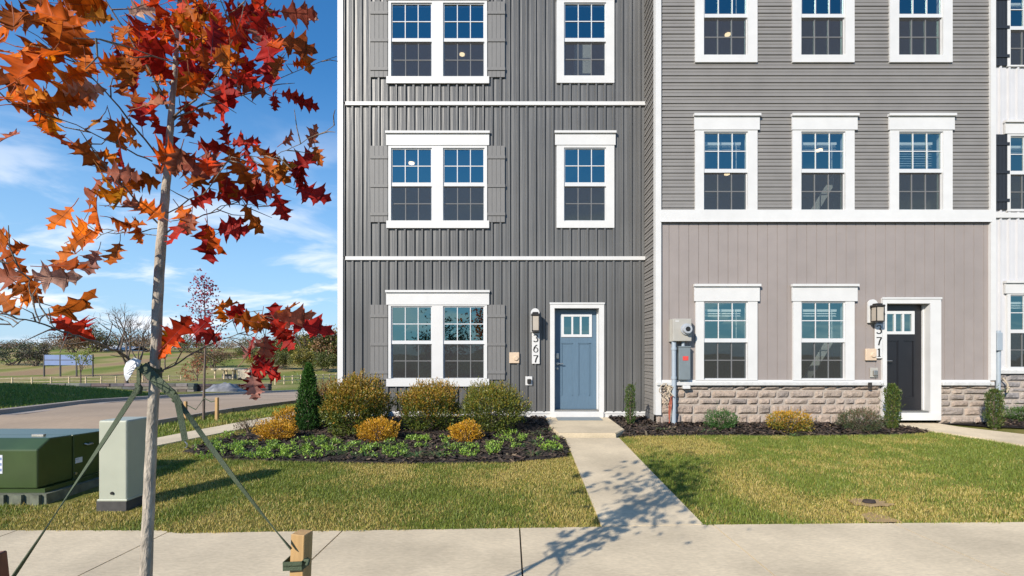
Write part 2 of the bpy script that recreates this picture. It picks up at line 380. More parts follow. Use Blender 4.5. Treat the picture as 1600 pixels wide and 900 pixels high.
# side street, its kerbs, the side sidewalk
road = [(-7.4, 6.0), (-6.75, 8.2), (-6.4, 10.5), (-6.3, 13.5), (-6.4, 20), (-6.6, 32), (-6.8, 45), (-15.4, 45), (-14.9, 32), (-13.6, 18.3), (-12.4, 14.0), (-10.9, 10.0), (-10.6, 6.0), (-10.6, .5), (-7.4, .5)]
poly_sheet('side_street', road, 'road', .012)
def kerb_run(name, pts, side):
    mb = MB()
    for (x0, y0), (x1, y1) in zip(pts[:-1], pts[1:]):
        d = Vector((x1 - x0, y1 - y0, 0)).normalized(); nn = Vector((-d.y, d.x, 0)) * side
        z0 = float(hraw(y0)); z1 = float(hraw(y1))
        prof = [(0, .0), (.03, .11), (.17, .12), (.17, -.03)]
        A = [Vector((x0, y0, z0 + q)) + nn * p for p, q in prof]; B = [Vector((x1, y1, z1 + q)) + nn * p for p, q in prof]
        for i in range(3): mb.face([A[i], B[i], B[i + 1], A[i + 1]] if side < 0 else [A[i + 1], B[i + 1], B[i], A[i]])
        # gutter pan
        g0 = [Vector((x0, y0, z0 + .017)), Vector((x1, y1, z1 + .017)), Vector((x1, y1, z1 + .017)) - nn * .4, Vector((x0, y0, z0 + .017)) - nn * .4]
        mb.face(g0 if side > 0 else g0[::-1])
    return struct(mb.build(name, 'kerb'))
kerb_run('kerb', [(-10.6, .5), (-10.6, 6), (-10.9, 10), (-12.4, 14), (-13.6, 18.3), (-14.25, 25), (-14.9, 32), (-15.4, 45)], 1)
kerb_run('kerb', [(-7.4, .5), (-7.4, 6.0), (-6.75, 8.2), (-6.4, 10.5), (-6.3, 13.5), (-6.4, 20), (-6.6, 32)], -1)
sidewalk2 = [G(150, 716), G(240, 699), G(300, 687), G(380, 671), G(440, 659), (-4.55, 11), (-4.35, 13.0), (-4.3, 20), (-4.95, 20), (-5.0, 13.0), (-5.1, 11)] + [G(438, 651), G(380, 660), G(300, 675), G(240, 687), G(150, 704)]
poly_sheet('side_sidewalk', sidewalk2, 'concrete', .02, thick=.07)

# mulch beds, soil-dark sheets with raised chips
bed1 = [G(286, 706), G(330, 690), G(390, 677), G(440, 663), (-4.0, 10.4), (-3.62, 10.4), (-3.62, 9.6), (.60, 9.58), (.60, 8.3), (.76, 7.5), (.78, 7.0), G(888, 700), G(886, 714), G(800, 722), G(650, 724), G(480, 722), G(360, 718)]
bed2 = [(1.89, 9.58), (1.87, 8.04), (1.70, 7.66), G(1000, 681), G(1100, 680), G(1250, 681), G(1400, 679), G(1455, 676), (7.08, 8.2), (6.90, 8.84), (2.62, 8.84), (2.62, 9.58)]
bed3 = [G(1490, 656), G(1545, 668), G(1570, 665), G(1640, 672), (11.5, 8.0), (11.5, 9.58), (8.0, 9.58), (8.0, 8.84), (7.9, 8.8)]
for bp in (bed1, bed2, bed3): poly_sheet('mulch_bed', bp, 'mulch', .012, thick=.05)
# front street behind the camera
mb = MB(); mb.box(-60, 60, -9, .35, -.05, .004); struct(mb.build('front_street', 'asphalt'))

def inside(poly, X, Y):
    X = np.asarray(X); Y = np.asarray(Y); r = np.zeros(X.shape, bool); n = len(poly); j = n - 1
    for i in range(n):
        xi, yi = poly[i]; xj, yj = poly[j]
        c = ((yi > Y) != (yj > Y)) & (X < (xj - xi) * (Y - yi) / (yj - yi + 1e-12) + xi)
        r ^= c; j = i
    return r
# ------------------------------------------------------------------ townhouses
def cells(holes, along, lo, hi, k):
    """intervals of [lo,hi] left over by the holes that span `along`; k picks the hole's axis pair"""
    iv = [(lo, hi)]
    for H in holes:
        a0, a1, b0, b1 = (H[0], H[1], H[2], H[3]) if k == 0 else (H[2], H[3], H[0], H[1])
        if a0 < along < a1:
            out = []
            for l_, u_ in iv:
                if b1 <= l_ or b0 >= u_: out.append((l_, u_)); continue
                if b0 > l_: out.append((l_, b0))
                if b1 < u_: out.append((b1, u_))
            iv = out
    return iv
def batten_wall(mb, x0, x1, z0, z1, y, holes, pitch=.176, bw=.050, bd=.030, ph=0.0, groove=False):
    prof = []; x = x0 - pitch + ph
    while x < x1 + pitch:
        if groove: prof += [(x, 0), (x + pitch - .012, 0), (x + pitch - .010, bd), (x + pitch - .002, bd)]
        else: prof += [(x, 0), (x + bw * .16, -bd), (x + bw * .84, -bd), (x + bw, 0), (x + bw + .004, .006), (x + bw + .012, .001), (x + bw + (pitch - bw) * .5, -.003)]
        x += pitch
    xs = sorted(set([x0, x1] + [p[0] for p in prof if x0 < p[0] < x1] + [H[i] for H in holes for i in (0, 1) if x0 < H[i] < x1]))
    px = [p[0] for p in prof]; py = [p[1] for p in prof]
    for a, b in zip(xs[:-1], xs[1:]):
        ya = y + float(np.interp(a + 1e-7, px, py)); yb = y + float(np.interp(b - 1e-7, px, py))
        for l_, u_ in cells(holes, (a + b) / 2, z0, z1, 0): mb.face([(a, ya, l_), (b, yb, l_), (b, yb, u_), (a, ya, u_)])
def lap_wall(mb, x0, x1, z0, z1, y, holes, pitch=.130, d=.018, axis='x'):
    prof = []; z = z0 - pitch * .5
    while z < z1 + pitch:
        prof += [(z, -d), (z + pitch * .48, -d * .42), (z + pitch * .53, -d * .75), (z + pitch * .97, -d * .05), (z + pitch * .995, -d * .0)]; z += pitch
    zs = sorted(set([z0, z1] + [p[0] for p in prof if z0 < p[0] < z1] + [H[i] for H in holes for i in (2, 3) if z0 < H[i] < z1]))
    px = [p[0] for p in prof]; py = [p[1] for p in prof]
    for a, b in zip(zs[:-1], zs[1:]):
        ya = y + float(np.interp(a + 1e-7, px, py)); yb = y + float(np.interp(b - 1e-7, px, py))
        for l_, u_ in cells(holes, (a + b) / 2, x0, x1, 1):
            if axis == 'x': mb.face([(l_, ya, a), (u_, ya, a), (u_, yb, b), (l_, yb, b)])
            else: mb.face([(ya, u_, a), (ya, l_, a), (yb, l_, b), (yb, u_, b)])
def muntins(mb, x0, x1, z0, z1, y, n=3, w=.017):
    for i in range(1, n):
        x = x0 + (x1 - x0) * i / n; mb.box(x - w / 2, x + w / 2, y - .008, y + .004, z0, z1)
    z = (z0 + z1) / 2; mb.box(x0, x1, y - .006, y + .003, z - w / 2, z + w / 2)
def window(root, D, cas, glass, gz, head=None, sill=None, label=None, blind=0.0, screen=True):
    """cas=(x0,x1,ztop,zbot) outer casing; glass=[(x0,x1),..]; gz=(top, rail_top, rail_bot, bottom); head=(x0,x1,ztop,zbot)"""
    yf = D - .040; yb = D + .10
    tr = MB(); x0, x1, zt, zb = cas
    e = .022; gt, r1, r0, gb = gz
    edges = [x0] + [v for g in glass for v in (g[0] - e, g[1] + e)] + [x1]
    for i in range(0, len(edges), 2): tr.box(edges[i], edges[i + 1], yf, yb, gb - e, gt + e)      # jambs and mullion
    tr.box(x0, x1, yf, yb, gt + e, zt)                                                              # head casing
    tr.box(x0, x1, yf, yb, zb, gb - e)                                                              # bottom casing
    if head:
        a, b, ht, hb = head
        tr.box(a, b, yf - .012, yf + .02, hb, ht - .045); tr.box(a - .012, b + .012, yf - .045, yf + .02, ht - .045, ht)
    if sill:
        a, b, stp, sb = sill; tr.box(a, b, yf - .014, yf + .02, sb, stp)
    w = tr.build('window', 'white', root)
    if label: w['label'] = label
    sa = MB(); gr = MB(); sc = MB()
    for (a, b) in glass:
        ys = yf + .022                                   # sash face, set back from the casing
        for (t_, b_, dy, rt, rb) in ((gt, r1, 0.0, e, 0), (r0, gb, .028, 0, e)):
            y = ys + dy
            sa.box(a - e, a, y, y + .03, b_ - rb, t_ + rt); sa.box(b, b + e, y, y + .03, b_ - rb, t_ + rt)
            if rt: sa.box(a, b, y, y + .03, t_, t_ + rt)
            if rb: sa.box(a, b, y, y + .03, b_ - rb, b_)
            muntins(gr, a, b, b_, t_, y + .014)
        sa.box(a - e, b + e, ys - .001, ys + .05, r0, r1)
        if screen: sc.face([(a, ys + .012, gb), (b, ys + .012, gb), (b, ys + .012, r0), (a, ys + .012, r0)])
        for (t_, b_, dy) in ((gt, r1, 0.0), (r0, gb, .028)):
            p_ = MB(); yy = ys + dy + .020
            wq = [random.uniform(-.003, .003) for _ in range(4)]; p_.face([(a, yy + wq[0], b_), (b, yy + wq[1], b_), (b, yy + wq[2], t_), (a, yy + wq[3], t_)]); p_.build('pane', 'glass', w)
        if blind:
            bl = MB(); zz = gt - .10; n_ = max(1, int(blind / .05))
            bl.box(a + .03, b - .03, yb + .03, yb + .08, zz - .05, zz)
            for i in range(n_ if n_ > 1 else 0):
                z_ = zz - .05 - .045 * (i + 1); bl.face([(a + .03, yb + .03, z_), (b - .03, yb + .03, z_), (b - .03, yb + .075, z_ + .026), (a + .03, yb + .075, z_ + .026)])
            bl.cyl((b - .12, yb + .03, zz - .05), (b - .12, yb + .03, zz - .55), .006, n=5)
            bl.build('blind', 'blind', w)
    sa.build('sash', 'vinyl', w); gr.build('grille', 'vinyl', w)
    if screen: sc.build('insect_screen', 'screen', w)
    return (x0 + .01, x1 - .01, gb - e - .01, gt + e + .01)
def shutter(root, D, x0, x1, zt, zb, rails, m):
    mb = MB(); y = D - .016; n = 4; wv = (x1 - x0) / n
    for i in range(n): mb.box(x0 + i * wv + .003, x0 + (i + 1) * wv - .003, y - .022, y, zb, zt)
    mb.box(x0 + .004, x1 - .004, y - .016, y, zb + .004, zt - .004)
    for z in rails: mb.box(x0 - .005, x1 + .005, y - .036, y - .021, z - .030, z + .030)
    return mb.build('shutter', m, root)
def door(root, D, slab, trim, lite, z_thr, m, panels, recess=.13, thr_top=None):
    x0, x1, zt, zb = slab; a, b, tt, tb = trim
    fr = MB(); yf = D - .045
    fr.box(a, x0 - .012, yf, D + recess + .06, tb, tt); fr.box(x1 + .012, b, yf, D + recess + .06, tb, tt); fr.box(x0 - .012, x1 + .012, yf, D + recess + .06, zt + .012, tt)
    fr.box(a - .01, b + .01, yf - .012, yf + .002, tt - .02, tt + .012)
    fr.box(x0 - .012, x0 + .012, D + recess - .03, D + recess, zb, zt + .012); fr.box(x1 - .012, x1 + .012, D + recess - .03, D + recess, zb, zt + .012)
    fr.build('door_frame', 'white', root)
    th = MB(); th.box(a + .02, b - .02, D - .06, D + recess + .03, z_thr, zb - .035); th.build('threshold', 'white', root)
    th = MB(); th.box(x0 - .01, x1 + .01, D - .02, D + recess + .05, zb - .033, zb - .004); th.build('sill_plate', 'nickel', root)
    dm = MB(); y = D + recess
    # slab with recessed panels: stiles and rails around them
    l0, l1, lt, lb = lite; pz1, pz0 = panels
    xm = (x0 + x1) / 2; st = .11
    for (u0, u1, w0, w1) in ((x0, l0, zb, zt), (l1, x1, zb, zt), (l0, l1, lt, zt), (l0, l1, pz1, lb), (l0, l1, zb, pz0), (xm - .055, xm + .055, pz0, pz1)):
        dm.box(u0, u1, y, y + .045, w0, w1)
    dm.box(l0, l1, y + .014, y + .04, pz0, pz1)
    for q in (l0, xm + .055):
        w_ = xm - .055 - l0
        for (u0, u1, w0, w1) in ((q, q + .014, pz0, pz1), (q + w_ - .014, q + w_, pz0, pz1), (q, q + w_, pz1 - .014, pz1), (q, q + w_, pz0, pz0 + .014)): dm.box(u0, u1, y + .004, y + .02, w0, w1)
    d = dm.build('door', m, root)
    li = MB(); fw = .045
    li.box(l0 - .01, l1 + .01, y - .016, y + .03, lt - fw, lt + .01); li.box(l0 - .01, l1 + .01, y - .016, y + .03, lb - .01, lb + fw)
    li.box(l0 - .01, l0 + fw, y - .0155, y + .03, lb + fw, lt - fw); li.box(l1 - fw, l1 + .01, y - .0155, y + .03, lb + fw, lt - fw)
    for k in (1, 2):
        x = l0 + fw + (l1 - l0 - 2 * fw) * k / 3; li.box(x - .018, x + .018, y - .012, y + .03, lb + fw, lt - fw)
    li.build('door_lite', 'vinyl', d)
    p_ = MB(); p_.face([(l0, y + .005, lb), (l1, y + .005, lb), (l1, y + .005, lt), (l0, y + .005, lt)]); p_.build('pane', 'glass', d)
    hd = MB(); zh = zb + .93; xh = x0 + .065
    hd.rbox(xh - .03, xh + .03, y - .03, y, zh + .10, zh + .22, .008); hd.build('keypad', 'nickel', d); hd = MB(); hd.cyl((xh, y, zh), (xh, y - .05, zh), .026, n=12); hd.tube([(xh, y - .05, zh), (xh + .03, y - .055, zh), (xh + .11, y - .055, zh)], .010, 8)
    hd.build('handle', 'nickel', d)
    hd = MB(); hd.cyl((xh, y, zh - .1), (xh, y - .02, zh - .1), .022, n=12); hd.build('deadbolt', 'nickel', d)
def digit(mb, ch, cx, cz, hgt, y, rot=0.0):
    """serif house numeral drawn as strokes of changing width, raised 4 mm"""
    def arc(x, z, rx, rz, a0, a1, n=10): return [(x + rx * math.cos(R(a0 + (a1 - a0) * i / n)), z + rz * math.sin(R(a0 + (a1 - a0) * i / n))) for i in range(n + 1)]
    strokes = {'3': [([(-.26, .34)] + arc(-.02, .27, .24, .23, 140, -80), .11), (arc(-.03, -.22, .30, .27, 85, -150, 14), .15)],
               '6': [(arc(0, -.2, .28, .30, 0, 360, 20), .12), ([(.20, .48), (-.02, .36), (-.20, .12), (-.28, -.2)], .14)],
               '7': [([(-.28, .46), (-.28, .36)], .06), ([(-.30, .43), (.30, .43)], .15), ([(.28, .42), (.06, .02), (-.06, -.5)], .16)],
               '1': [([(0, .5), (0, -.5)], .17), ([(-.18, .36), (0, .48)], .08), ([(-.2, -.46), (.2, -.46)], .08)]}[ch]
    for pts, w in strokes:
        k = len(pts); L = []; Rr = []
        for i, (x, z) in enumerate(pts):
            dx = pts[min(i + 1, k - 1)][0] - pts[max(i - 1, 0)][0]; dz = pts[min(i + 1, k - 1)][1] - pts[max(i - 1, 0)][1]
            q = math.hypot(dx, dz); nx, nz_ = -dz / q, dx / q
            ww = w * (.65 + .5 * abs(nx)) / 2
            L.append((cx + (x + nx * ww) * hgt, cz + (z + nz_ * ww) * hgt)); Rr.append((cx + (x - nx * ww) * hgt, cz + (z - nz_ * ww) * hgt))
        for i in range(k - 1):
            q = [L[i], Rr[i], Rr[i + 1], L[i + 1]]
            fr = [(a, y - .004, b) for a, b in q]; bk = [(a, y, b) for a, b in q]
            mb.add(fr + bk, [(0, 1, 2, 3), (0, 4, 5, 1), (2, 6, 7, 3)])
def number_plaque(root, D, x0, x1, zt, zb, txt):
    mb = MB(); mb.rbox(x0, x1, D - .045, D - .017, zb, zt, .005)
    p = mb.build('number_plaque', 'white', root)
    dg = MB(); n = len(txt)
    for i, ch in enumerate(txt):
        dg = MB(); digit(dg, ch, (x0 + x1) / 2, zt - (zt - zb) * (i + .5) / n, (zt - zb) / n * .72, D - .0455); dg.build('house_number', 'black', p)
def wall_lamp(root, D, x, z, hgt):
    """coach lamp: round-topped white mounting block, bronze arm and cap, frosted glass shade"""
    mb = MB(); w = .088; n = 12
    pts = [(x - w, z - hgt * .37)] + [(x + w, z - hgt * .37)] + [(x + w * math.cos(a), z + hgt * .42 + w * math.sin(a)) for a in np.linspace(0, math.pi, n)]
    fr = [(a, D - .05, b) for a, b in pts]; bk = [(a, D - .014, b) for a, b in pts]; k = len(pts)
    mb.add(fr + bk, [tuple(range(k))] + [(i, i + k, (i + 1) % k + k, (i + 1) % k) for i in range(k)])
    l_ = mb.build('wall_lamp', 'white', root)
    b = MB(); y0, y1 = D - .235, D - .085
    b.rbox(x - .085, x + .085, y0 - .01, y1 + .01, z + hgt * .27, z + hgt * .36, .012)
    b.rbox(x - .06, x + .06, y0 + .02, y1 - .02, z + hgt * .36, z + hgt * .42, .01)
    b.rbox(x - .075, x + .075, y0, y1, z - hgt * .36, z - hgt * .31, .006)
    b.box(x - .035, x + .035, y1, D - .05, z + hgt * .28, z + hgt * .34)
    for sx in (-.07, .07):
        for yy in (y0 + .006, y1 - .006): b.box(x + sx - .006, x + sx + .006, yy - .006, yy + .006, z - hgt * .32, z + hgt * .28)
    b.build('lamp_frame', 'bronze', l_)
    s_ = MB(); s_.rbox(x - .064, x + .064, y0 + .012, y1 - .012, z - hgt * .31, z + hgt * .27, .006); s_.build('lamp_shade', 'frosted', l_)
def bell_box(root, D, x, z):
    mb = MB(); mb.rbox(x - .10, x + .10, D - .05, D - .014, z - .11, z + .11, .008); o = mb.build('intercom_box', 'beige', root)
    mb = MB(); mb.cyl((x + .035, D - .05, z - .01), (x + .035, D - .072, z - .01), .05, .04, 14); mb.build('button', 'beige', o)
def outlet(root, D, x, z, m='white'):
    mb = MB(); mb.rbox(x - .07, x + .07, D - .035, D - .014, z - .09, z + .09, .006); o = mb.build('outlet_cover', m, root)
    mb = MB(); mb.rbox(x - .035, x + .045, D - .075, D - .035, z - .055, z + .04, .012); mb.build('spigot' if m == 'white' else 'cover_flap', 'bronze' if m == 'white' else 'nickel', o)
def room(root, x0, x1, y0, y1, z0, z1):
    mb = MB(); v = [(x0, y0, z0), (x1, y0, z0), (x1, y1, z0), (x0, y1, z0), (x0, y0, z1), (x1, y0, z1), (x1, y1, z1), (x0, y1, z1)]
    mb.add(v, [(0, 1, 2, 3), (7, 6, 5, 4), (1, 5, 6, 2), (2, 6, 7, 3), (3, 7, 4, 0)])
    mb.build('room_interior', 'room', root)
def ceiling_lamp(root, px, py, zc):
    Y = (zc - .03 - CAMZ) * F / (CY - py); p = P(px, py, Y)
    mb = MB(); mb.cyl((p.x, p.y, p.z), (p.x, p.y, p.z + .028), .062, n=16); mb.build('ceiling_light', 'bulb', root)
def stone_band(root, x0, x1, z0, z1, y, rows, seed, tint=(1, 1, 1), name='stone_veneer'):
    r = random.Random(seed); mb = MB(); mb.smooth = False
    z = z0; hs_ = []
    while z < z1 - .01:
        hh = r.choice(rows); hh = min(hh, z1 - z)
        if z1 - z - hh < .05: hh = z1 - z
        hs_.append((z, z + hh)); z += hh
    for (a, b) in hs_:
        x = x0 - r.random() * .2
        while x < x1:
            w = r.uniform(.16, .50) * (1.0 if b - a > .1 else 1.15); xa, xb = max(x, x0), min(x + w, x1); x += w
            if xb - xa < .05: continue
            c0 = r.choice([(.31, .255, .21), (.27, .225, .19), (.35, .28, .225), (.25, .215, .19), (.30, .24, .195)]); k = r.uniform(.88, 1.12)
            col = tuple(c * k * t * g_ for c, t, g_ in zip(c0, tint, (1.0, .985, .98)))
            nx, nz_ = max(4, int((xb - xa) / .045)), max(3, int((b - a) / .04)); g = .006; dep = r.uniform(.03, .05)
            vs = []; sd = r.random() * 50
            for j in range(nz_ + 1):
                for i in range(nx + 1):
                    u, v = i / nx, j / nz_
                    xx = xa + g + (xb - xa - 2 * g) * u; zz = a + g + (b - a - 2 * g) * v
                    ed = min(min(u, 1 - u) * (xb - xa), min(v, 1 - v) * (b - a))
                    bul = min(1, ed / .032) ** .55
                    q = mnoise.noise((xx * 9 + sd, zz * 14, sd)) * .020 + mnoise.noise((xx * 24 + sd, zz * 30, sd + 9)) * .009
                    ei = .004 * mnoise.noise((xx * 20, zz * 20, sd)) if ed < .01 else 0
                    vs.append((xx + ei, y - bul * (dep + q), zz + ei))
            mb.add(vs, [(j * (nx + 1) + i, j * (nx + 1) + i + 1, (j + 1) * (nx + 1) + i + 1, (j + 1) * (nx + 1) + i) for j in range(nz_) for i in range(nx)], col)
    o = mb.build(name, 'stone', root)
    bk = MB(); bk.box(x0, x1, y - .004, y + .05, z0, z1); bk.build('mortar', 'mortar', o)
    return o

D1 = 9.6; D2 = 8.865; K1 = F / D1; K2 = F / D2
def X1(p): return (p - CX) / K1
def Z1(p): return CAMZ - (p - CY) / K1
def X2(p): return (p - CX) / K2
def Z2(p): return CAMZ - (p - CY) / K2
ZT = 9.75
# ---- the dark townhouse with the blue door
XL, XR = X1(536), 2.634
H1 = thing('townhouse', ((XL + XR) / 2, D1, .2), 'dark grey board-and-batten townhouse with blue front door and number 367', 'townhouse', 'row of attached townhouses')
hol = []
for (yt, r1, r0, yb, hc, hb, sb, sh) in ((480.3, 532.2, 537.6, 590.3, 454, 476.5, 603.6, (476.5, 593.0, (494, 538, 581.5))),
                                          (234.0, 285.7, 291.5, 344.3, 207, 228.5, 357.3, (229, 347.7, (247, 291.5, 335.5))),
                                          (8.0, 60.7, 66.0, 120.0, -19, 3, 132.2, (4.5, 122, (22, 65, 109.5)))):
    hol.append(window(H1, D1, (X1(607.5), X1(761.3), Z1(hb - 1), Z1(yb + 1)), [(X1(613.3), X1(673.6)), (X1(694.4), X1(755.4))], (Z1(yt), Z1(r1), Z1(r0), Z1(yb)),
                      (X1(604.4), X1(764.5), Z1(hc), Z1(hb)), (X1(604.6), X1(764.5), Z1(yb + 1.4), Z1(sb))))
    for a, b in ((579.7, 606.3), (762.4, 789.0)): shutter(H1, D1, X1(a), X1(b), Z1(sh[0]), Z1(sh[1]), [Z1(q) for q in sh[2]], 'shutter')
for (yt, r1, r0, yb, hc, hb, cb) in ((233.5, 285.5, 291.5, 344, 206.7, 228, 356.7), (7.5, 60.3, 66, 118, -19, 1.5, 131)):
    hol.append(window(H1, D1, (X1(869.4), X1(959.3), Z1(hb - 1), Z1(cb)), [(X1(882.7), X1(944.7))], (Z1(yt), Z1(r1), Z1(r0), Z1(yb)), (X1(867), X1(961), Z1(hc), Z1(hb))))
door(H1, D1, (X1(867), X1(934.6), Z1(482.7), Z1(640)), (X1(859.3), X1(943.4), Z1(474), Z1(651)), (X1(878.5), X1(925.5), Z1(490.5), Z1(525.5)), Z1(652), 'blue_door', (Z1(536), Z1(619)))
hol.append((X1(861), X1(942), Z1(660), Z1(476)))
BW = MB()
for (za, zb_) in ((Z1(643.5), Z1(405.5)), (Z1(401), Z1(164)), (Z1(160.5), ZT)): batten_wall(BW, XL, XR, za, zb_, D1, hol)
BW.build('siding', 'dark_siding', H1)
for q in (404, 163): t = MB(); t.box(XL + .06, XR - .01, D1 - .045, D1 + .02, Z1(q + 2.8), Z1(q - 2.8)); t.build('trim_band', 'white', H1)
for a, b in ((XL, X1(859.3)), (X1(943.4), XR)): t = MB(); t.box(a, b, D1 - .03, D1 + .02, Z1(646), Z1(642.6)); t.box(a, b, D1 - .014, D1 + .02, 0, Z1(646)); t.build('base_trim', 'white', H1)
t = MB(); t.box(XL - .095, XL + .015, D1 - .05, D1 + .10, Z1(652), ZT); t.build('corner_post', 'white', H1)
b = MB(); lap_wall(b, D1 + .1, D1 + 10.5, -.2, ZT, XL - .04, [], axis='y'); b.face([(XL, D1 + 10.5, -.2), (XR, D1 + 10.5, -.2), (XR, D1 + 10.5, ZT), (XL, D1 + 10.5, ZT)]); b.build('side_wall', 'dark_siding', H1)
def gable_roof(root, x0, x1, y0, y1, z, rise=2.2, ov=.3):
    ym = (y0 + y1) / 2; mb = MB()
    for zz in (0, .12):
        A = [(x0, y0 - ov, z + zz), (x1, y0 - ov, z + zz), (x1, ym, z + rise + zz), (x0, ym, z + rise + zz)]; B = [(x0, ym, z + rise + zz), (x1, ym, z + rise + zz), (x1, y1 + ov, z + zz), (x0, y1 + ov, z + zz)]
        mb.face(A); mb.face(B)
    mb.face([(x0, y0 - ov, z), (x1, y0 - ov, z), (x1, y0 - ov, z + .12), (x0, y0 - ov, z + .12)])
    for x in (x0, x1): mb.face([(x, y0 - ov, z), (x, y1 + ov, z), (x, ym, z + rise)])
    mb.build('roof', 'roof', root)
gable_roof(H1, XL - .2, XR, D1, D1 + 10.5, ZT)
FL = ((.24, 2.85), (3.40, 5.80), (6.25, 8.75))
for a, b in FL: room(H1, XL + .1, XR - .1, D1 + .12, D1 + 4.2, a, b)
ceiling_lamp(H1, 722, 86, 8.75); ceiling_lamp(H1, 643, 256, 5.80)
wall_lamp(H1, D1, X1(836), Z1(505), .50)
number_plaque(H1, D1, X1(831.0), X1(843.0), Z1(520.5), Z1(568.5), '367')
bell_box(H1, D1, X1(803.5), Z1(559)); outlet(H1, D1, X1(826.3), Z1(595))
c_ = MB(); c_.box(X1(903), X1(931), D1 + .55, D1 + .6, Z1(118), Z1(42)); c_.build('closet_door', 'blind', H1)

# ---- the two-tone townhouse with the stone base and black door
XA, XB = 2.634, X2(1545)
H2 = thing('townhouse', ((XA + XB) / 2, D2, .2), 'grey lap-sided townhouse with stone base, black front door and number 371', 'townhouse', 'row of attached townhouses')
hol = []
gx3 = ((1100.5, 1165.3), (1252, 1317), (1404, 1469)); cs3 = ((1085, 1182), (1236.5, 1333), (1388, 1485.5)); hd3 = ((1083.5, 1185), (1235.5, 1337), (1386, 1488))
for i in range(3):
    hol.append(window(H2, D2, (X2(cs3[i][0]), X2(cs3[i][1]), Z2(203), Z2(329.5)), [tuple(X2(q) for q in gx3[i])], (Z2(208.8), Z2(264.5), Z2(270.3), Z2(327)),
                      (X2(hd3[i][0]), X2(hd3[i][1]), Z2(180), Z2(204.5)), blind=(.10, .10, .46)[i]))
    hol.append(window(H2, D2, (X2(cs3[i][0]), X2(cs3[i][1]), Z2(-38), Z2(99)), [tuple(X2(q) for q in gx3[i])], (Z2(-32.5), Z2(22.8), Z2(28.4), Z2(85.6)), (X2(hd3[i][0]), X2(hd3[i][1]), Z2(-61), Z2(-37)), blind=(.10, 0, 0)[i]))
for i in range(2):
    hol.append(window(H2, D2, (X2(cs3[i][0] + 1), X2(cs3[i][1]), Z2(469.5), Z2(594)), [tuple(X2(q) for q in gx3[i])], (Z2(473.5), Z2(528.8), Z2(535), Z2(590.8)),
                      (X2(hd3[i][0]), X2(hd3[i][1]), Z2(444.5), Z2(471)), blind=.10))
door(H2, D2, (X2(1384), X2(1449.5), Z2(475.5), Z2(641.5)), (X2(1376.5), X2(1467.4), Z2(466), Z2(655)), (X2(1389), X2(1436), Z2(486), Z2(521)), Z2(656), 'black_door', (Z2(532), Z2(622)), recess=.125)
hol.append((X2(1378), X2(1466), Z2(670), Z2(468)))
LW = MB(); lap_wall(LW, XA + .07, XB - .01, Z2(330), ZT, D2, hol)
LW.build('siding', 'lap_siding', H2)
VW = MB(); batten_wall(VW, XA + .07, XB - .01, Z2(596), Z2(347), D2, hol, pitch=.184, bd=.010, groove=True); VW.build('lower_siding', 'mauve_siding', H2)
t = MB(); t.box(XA + .07, XB, D2 - .052, D2 + .02, Z2(348), Z2(329)); t.box(XA + .07, XB, D2 - .060, D2 + .02, Z2(348), Z2(345.8))
t.build('trim_band', 'white', H2)
for a, b in ((XA + .07, X2(1376.5)), (X2(1467.4), XB)): t = MB(); t.box(a, b, D2 - .03, D2 + .02, Z2(596.8), Z2(593.6)); t.build('base_trim', 'white', H2)
t = MB(); t.box(XA - .02, XA + .085, D2 - .05, D2 + .09, Z2(648), ZT); t.build('corner_post', 'white', H2)
t = MB(); t.box(XB - .01, XB + .085, D2 - .05, D2 + .10, Z2(594), ZT); t.build('corner_post', 'white', H2)
b = MB(); lap_wall(b, D2 + .09, D1, .15, ZT, XA, [], axis='y', pitch=.132); b.build('side_wall', 'lap_siding', H2)
b = MB(); b.box(XB - .02, XB + .05, D2 + .1, D1 + .02, 0, ZT); b.build('far_wall', 'lap_siding', H2)
sv = stone_band(H2, XA + .02, X2(1376), .05, Z2(600.5), D2 + .01, (.09, .12, .15, .165, .18), 3)
stone_band(H2, X2(1467.6), XB, .05, Z2(600.5), D2 + .01, (.09, .12, .15, .165, .18), 8)
for a, b in ((XA, X2(1376)), (X2(1467.6), XB + .03)):
    c_ = MB(); c_.rbox(a, b, D2 - .085, D2 + .02, Z2(602), Z2(596.6), .01); c_.build('stone_sill', 'cap_stone', H2)
gable_roof(H2, XA, XB, D2, D1 + 10.5, ZT)
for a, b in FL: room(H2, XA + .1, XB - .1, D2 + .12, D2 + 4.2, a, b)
ceiling_lamp(H2, 1137, 55, 8.75); ceiling_lamp(H2, 1280, 236, 5.80); ceiling_lamp(H2, 1136, 273, 5.80)
wall_lamp(H2, D2, X2(1361), Z2(491), .44)
number_plaque(H2, D2, X2(1365), X2(1376.3), Z2(506), Z2(560), '371')
bell_box(H2, D2, X2(1358.5), Z2(554)); outlet(H2, D2, X2(1364), Z2(582), 'meter_grey')
for (zc, zf) in ((2.85, .24), (5.80, 3.40)):          # flight of stairs seen behind the middle windows
    x_a, x_b = X2(1268), X2(1345)
    st_ = MB()
    for w0, yy in ((.0, D2 + .75),):
        st_.add([(x_a, yy, zf + w0), (x_b, yy, zf + 1.5 + w0), (x_b, yy, zf + 1.75 + w0 * .6), (x_a, yy, zf + .25 + w0 * .6), (x_a, yy + .04, zf + w0), (x_b, yy + .04, zf + 1.5 + w0), (x_b, yy + .04, zf + 1.75 + w0 * .6), (x_a, yy + .04, zf + .25 + w0 * .6)],
                [(0, 1, 2, 3), (4, 7, 6, 5), (3, 2, 6, 7)])
    st_.build('staircase', 'blind', H2)
c_ = MB(); c_.box(X2(1406), X2(1438), D2 + .5, D2 + .55, Z2(86), Z2(-10)); c_.build('closet_door', 'blind', H2)
